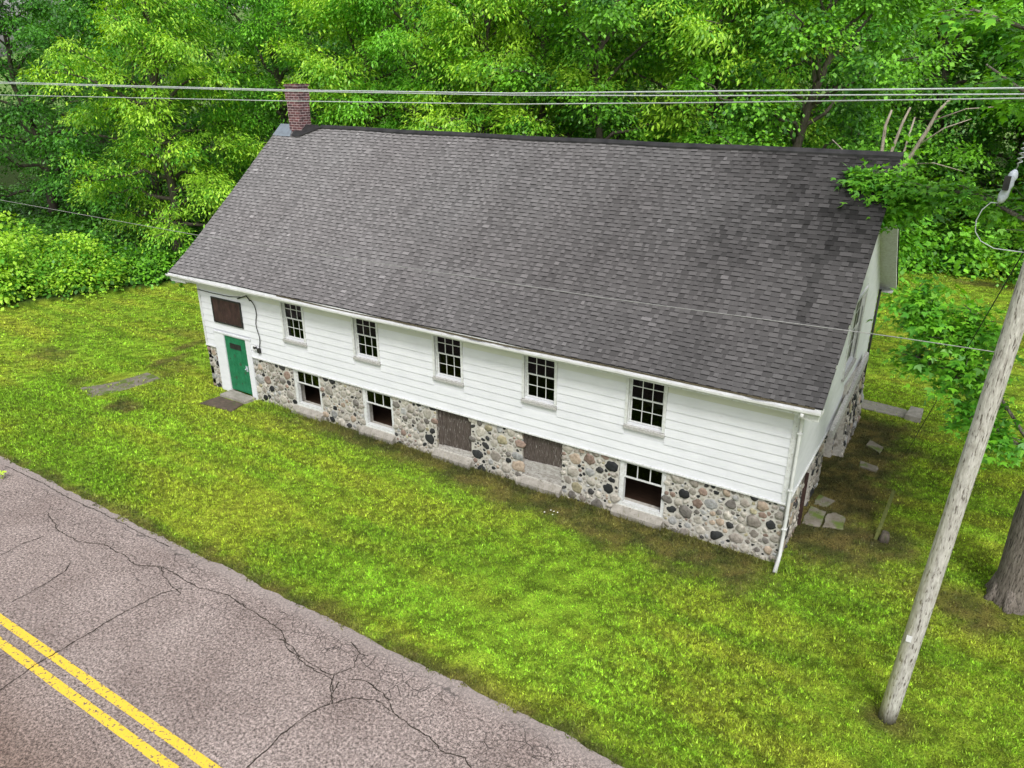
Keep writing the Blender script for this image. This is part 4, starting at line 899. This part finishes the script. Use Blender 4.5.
mt = tag(empty('maple_tree', tuple(mo)), 'near maple with a thick grey trunk at the right edge, boughs hanging behind the pole', 'tree')
link('trunk', mbt.mesh('trunk', M['bark_maple']), mt); link('crown', np_mesh('crown', V, F, M['leaf'], C), mt)

# broken tree with bare pale stems behind the ridge's right end
brng = np.random.default_rng(9); mbt = MB(); bo = np.array((-1.6, 14.2, 0))
Cn, Ou = [], []
mbt.tube([(0, 0, -.3), (0, 0, .6), (.1, 0, 3), (.3, 0, 5.5), (.5, 0, 6.8)], [.5, .42, .36, .33, .26], 12, jit=.15)
for P, r in ((((.4, 0, 6.3), (.55, -.1, 7.6), (.5, -.1, 8.8), (.6, 0, 9.3)), .12), (((.5, 0, 6.5), (.8, -.1, 7.8), (1.0, 0, 8.9), (1.15, 0, 9.4)), .11), (((.6, 0, 6.6), (1.2, -.2, 7.7), (1.35, -.1, 9.1)), .09),
             (((.6, 0, 6.6), (1.4, -.2, 7.7), (1.8, -.2, 8.7), (2.0, -.2, 9.3), (2.3, -.3, 9.7)), .13), (((1.6, -.2, 8.2), (2.3, -.3, 8.8), (3.0, -.3, 9.1)), .05), (((1.9, -.2, 9.0), (2.8, -.4, 9.4), (3.8, -.4, 9.5)), .04),
             (((.5, 0, 6.4), (-.4, -.2, 7.7), (-1.1, -.3, 8.3)), .05), (((1.4, -.2, 7.6), (2.2, -.4, 7.7), (3.1, -.5, 7.5)), .04)):
    mbt.tube(P, [.62 * r * (1 - .55 * k / (len(P) - 1)) for k in range(len(P))], 7, jit=.2)
for j in range(40):
    c = brng.normal(0, 1, 3) * (1.3, .9, 1.3) + (1.1, .6, 5.2); Cn.append(c); Ou.append((c - (.6, .2, 5)) / (np.linalg.norm(c - np.array((.6, .2, 5))) + .1))
V, F, C = leaves_np(np.array(Cn), np.array(Ou), 60, .22, .40, md_, br_, brng, lw=.4)
bt = tag(empty('broken_tree', tuple(bo)), 'pale bare-stemmed broken tree sticking up behind the right end of the ridge', 'tree')
link('trunk', mbt.mesh('trunk', M['bark_pale']), bt); link('crown', np_mesh('crown', V, F, M['leaf'], C), bt)

# shrubs
def make_shrub(seed, R, H, K, size, lw, colA, colB, n=70):
    rng = np.random.default_rng(seed); mbd = MB(); Cn = []; Ou = []
    for i in range(n):
        a = rng.uniform(0, 6.28); f = math.sqrt(rng.random()); el = rng.uniform(.1, 1.0)
        d = np.array((math.cos(a) * f * R, math.sin(a) * f * R, H * (1 - .65 * f * f) * rng.uniform(.55, 1.05)))
        if i % 2 == 0: mbd.tube([(0, 0, -.1), tuple(d * .5 + (0, 0, .2)), tuple(d)], [.035, .02, .008], 5, cap=False)
        Cn.append(d); Ou.append(d / np.linalg.norm(d)); Cn.append(d * (1, 1, rng.uniform(.2, .7))); Ou.append(Ou[-1])
    V, F, C = leaves_np(np.array(Cn), np.array(Ou), K, size, .30, colA, colB, rng, lw=lw)
    return mbd.mesh('stems', M['bark']), np_mesh('foliage', V, F, M['leaf'], C)
SM = [make_shrub(31, 2.3, 3.0, 60, .21, .34, md_, yl_), make_shrub(32, 1.9, 2.4, 42, .22, .4, dk_, br_), make_shrub(33, 2.1, 2.0, 42, .2, .36, (.06, .22, .014), br_)]
SH = [(0, -38.6, 2.2, 1.0, 0, 'largest pale leafy shrub at the left edge of the lawn'), (0, -42.3, 3.8, 1.15, 2, 'tall shrub behind the pale one at the far left'), (0, -36.9, 5.2, .95, 4, 'bright shrub next along the hedge from the left edge'),
      (1, -35.6, 7.9, .9, 1, 'darker shrub midway between the left edge and the building'), (2, -34.3, 10.2, .95, 3, 'low shrub near the foot of the bright tree'), (1, -39.8, 7.0, 1.05, 5, 'shrub in the second row behind the bright shrub'),
      (0, -45.5, .6, 1.2, 1.6, 'shrub cut by the left edge of the photo'), (2, -31.6, 11.3, .9, 2.5, 'low dark shrub just left of the building corner'), (2, -29.3, 13.6, .9, .8, 'shrub half hidden behind the left eave')]
for k, x, y, s, rz, lb in SH:
    r = tag(empty('shrub', (x, y, 0), rz), lb, 'shrub', 'shrubs along the left edge of the lawn'); r.scale = (s,) * 3; link('stems', SM[k][0], r); link('foliage', SM[k][1], r)
SH2 = [(1, -3.6, 33.2, 1.2, 0, 'hedge bush just right of the gable soffit, farthest left'), (2, -.6, 34.4, 1.3, 2, 'second hedge bush right of the gable soffit'), (1, 1.6, 34.6, 1.25, 4, 'dense bush in the middle of the rear hedge'),
       (0, 4.4, 34.8, 1.1, 1, 'paler bush of the rear hedge seen beside the pole'), (1, 7.2, 35, 1.3, 3, 'hedge bush at the right edge behind the pole'), (0, -1.9, 37.5, 1.6, 5, 'taller bush behind the left end of the rear hedge'), (0, 2.6, 38, 1.6, .6, 'taller bush behind the middle of the rear hedge'), (0, 6, 38.4, 1.6, 2.6, 'taller bush behind the right end of the rear hedge')]
for k, x, y, s, rz, lb in SH2:
    r = tag(empty('shrub', (x, y, 0), rz), lb, 'shrub', 'bushes of the hedge at the back of the lawn'); r.scale = (s,) * 3; link('stems', SM[k][0], r); link('foliage', SM[k][1], r)

# undergrowth: leafy ground cover of the woodland floor
rng = np.random.default_rng(77); n = 26000
x = rng.uniform(-75, 12, n); y = rng.uniform(-4, 48, n); ok = (forest(x, y) > .5) & ((x < -29) | (x > -6)); x, y = x[ok], y[ok]
h = .25 + .55 * fbm(x * .4, y * .4, 90); cen = np.stack([x, y, h + .2], 1); ou = np.tile(np.array([[0, -.2, .4]]), (len(x), 1))
V, F, C = leaves_np(cen, ou, 9, .26, .34, (.03, .115, .012), (.075, .22, .018), rng, lw=.36)
tag(link('undergrowth', np_mesh('undergrowth', V, F, M['leaf'], C)), kind='stuff', label='leafy green ground cover under the woodland trees', cat='undergrowth')

# grass blades on the lawn
def grass_pts(n, x0, x1, y0, y1, rng):
    x = rng.uniform(x0, x1, n); y = rng.uniform(y0, y1, n)
    ok = (forest(x, y) < .6) & (y > -7.06 + .30 * fbm(x * 3, x * 0, 4, 3)) & ~((x > -20.05) & (x < .03) & (y > -.04) & (y < WD + .05)) & (rng.random(n) > .62 * soil(x, y))
    ok &= ~((x > -19) & (x < -17.6) & (y > -1.25) & (y < 0)) & ~((x > -24) & (x < -22.2) & (y > -2.8) & (y < -.5) & (rng.random(n) > .1))
    return x[ok], y[ok]
def blades(x, y, hmin, hmax, w, rng, per=4):
    n = len(x); x = np.repeat(x, per) + rng.normal(0, .025, n * per); y = np.repeat(y, per) + rng.normal(0, .025, n * per); m = n * per
    a = rng.uniform(0, 6.283, m); ln = rng.uniform(hmin, hmax, m) * (.55 + .9 * sstep(.3, .7, fbm(x * 15, y * 15, 91, 3))); lean = rng.uniform(.2, 1.1, m); ww = w * rng.uniform(.6, 1.4, m)
    b = rng.uniform(0, 6.283, m); p0 = np.stack([x - np.cos(a) * ww / 2, y - np.sin(a) * ww / 2, np.full(m, -.005)], 1); p1 = np.stack([x + np.cos(a) * ww / 2, y + np.sin(a) * ww / 2, np.full(m, -.005)], 1)
    p2 = np.stack([x + np.cos(b) * ln * lean * .8, y + np.sin(b) * ln * lean * .8, ln * (1.25 - .6 * lean)], 1)
    C = lawn_col(x, y) * (np.repeat(rng.choice([.5, .75, 1., 1.15, 1.4], n), per) * rng.uniform(.7, 1.3, m))[:, None]; hot = rng.random(m) < .12; C[hot] *= np.array((1.5, 1.5, 1.5)); s = soil(x, y); dry = rng.random(m) < .12 + .3 * s; C[dry] = C[dry] * .5 + np.array((.12, .10, .045)) * .6
    C[:, 1] *= 1.06
    return np.stack([p0, p1, p2], 1).reshape(-1, 3), C
VV, CC2 = [], []; rng = np.random.default_rng(3)
for (n, x0, x1, y0, y1, a, b, w) in ((100000, -14, 7, -7, .1, .025, .06, .028), (36000, -26, -13, -7.1, .1, .03, .07, .032), (36000, 0, 7, 0, 13, .025, .06, .03), (34000, -44, -20, -8, 10, .03, .07, .05), (20000, -6, 10, 12, 33.5, .03, .07, .05), (5000, -31, -4, 10.4, 14.5, .03, .07, .04)):
    x, y = grass_pts(n, x0, x1, y0, y1, rng); v, c = blades(x, y, a, b, w, rng); VV.append(v); CC2.append(c)
# taller weeds against the foundation
x = rng.uniform(-17.4, .4, 2600); y = -.06 - np.abs(rng.normal(0, .16, 2600)); v, c = blades(x, y, .07, .2, .016, rng, 3); VV.append(v); CC2.append(c * .85)
V = np.concatenate(VV); F = np.arange(len(V)).reshape(-1, 3)
tag(link('grass', np_mesh('grass', V, F, M['grass'], np.concatenate(CC2))), kind='stuff', label='short mown grass of the lawn, yellow green with browner patches', cat='grass')

# far wooded hill closing the view
hx = np.linspace(-420, 300, 90); hy = np.linspace(95, 420, 50); X, Y = np.meshgrid(hx, hy)
Z = 46 * sstep(95, 330, Y) * (.75 + .5 * fbm(X * .006, Y * .006, 5)) + 3.0 * fbm(X * .12, Y * .12, 6) * sstep(100, 130, Y) - .5
V = np.stack([X, Y, Z], -1).reshape(-1, 3); i = np.arange(49)[:, None] * 90 + np.arange(89)[None]; F = np.stack([i, i + 1, i + 91, i + 90], -1).reshape(-1, 4)
tag(link('hill', np_mesh('hill', V, F, mat_noise('far_meadow_and_wood', (.09, .17, .04), (.17, .26, .07), .05, .95, .0), None, True)), kind='structure')
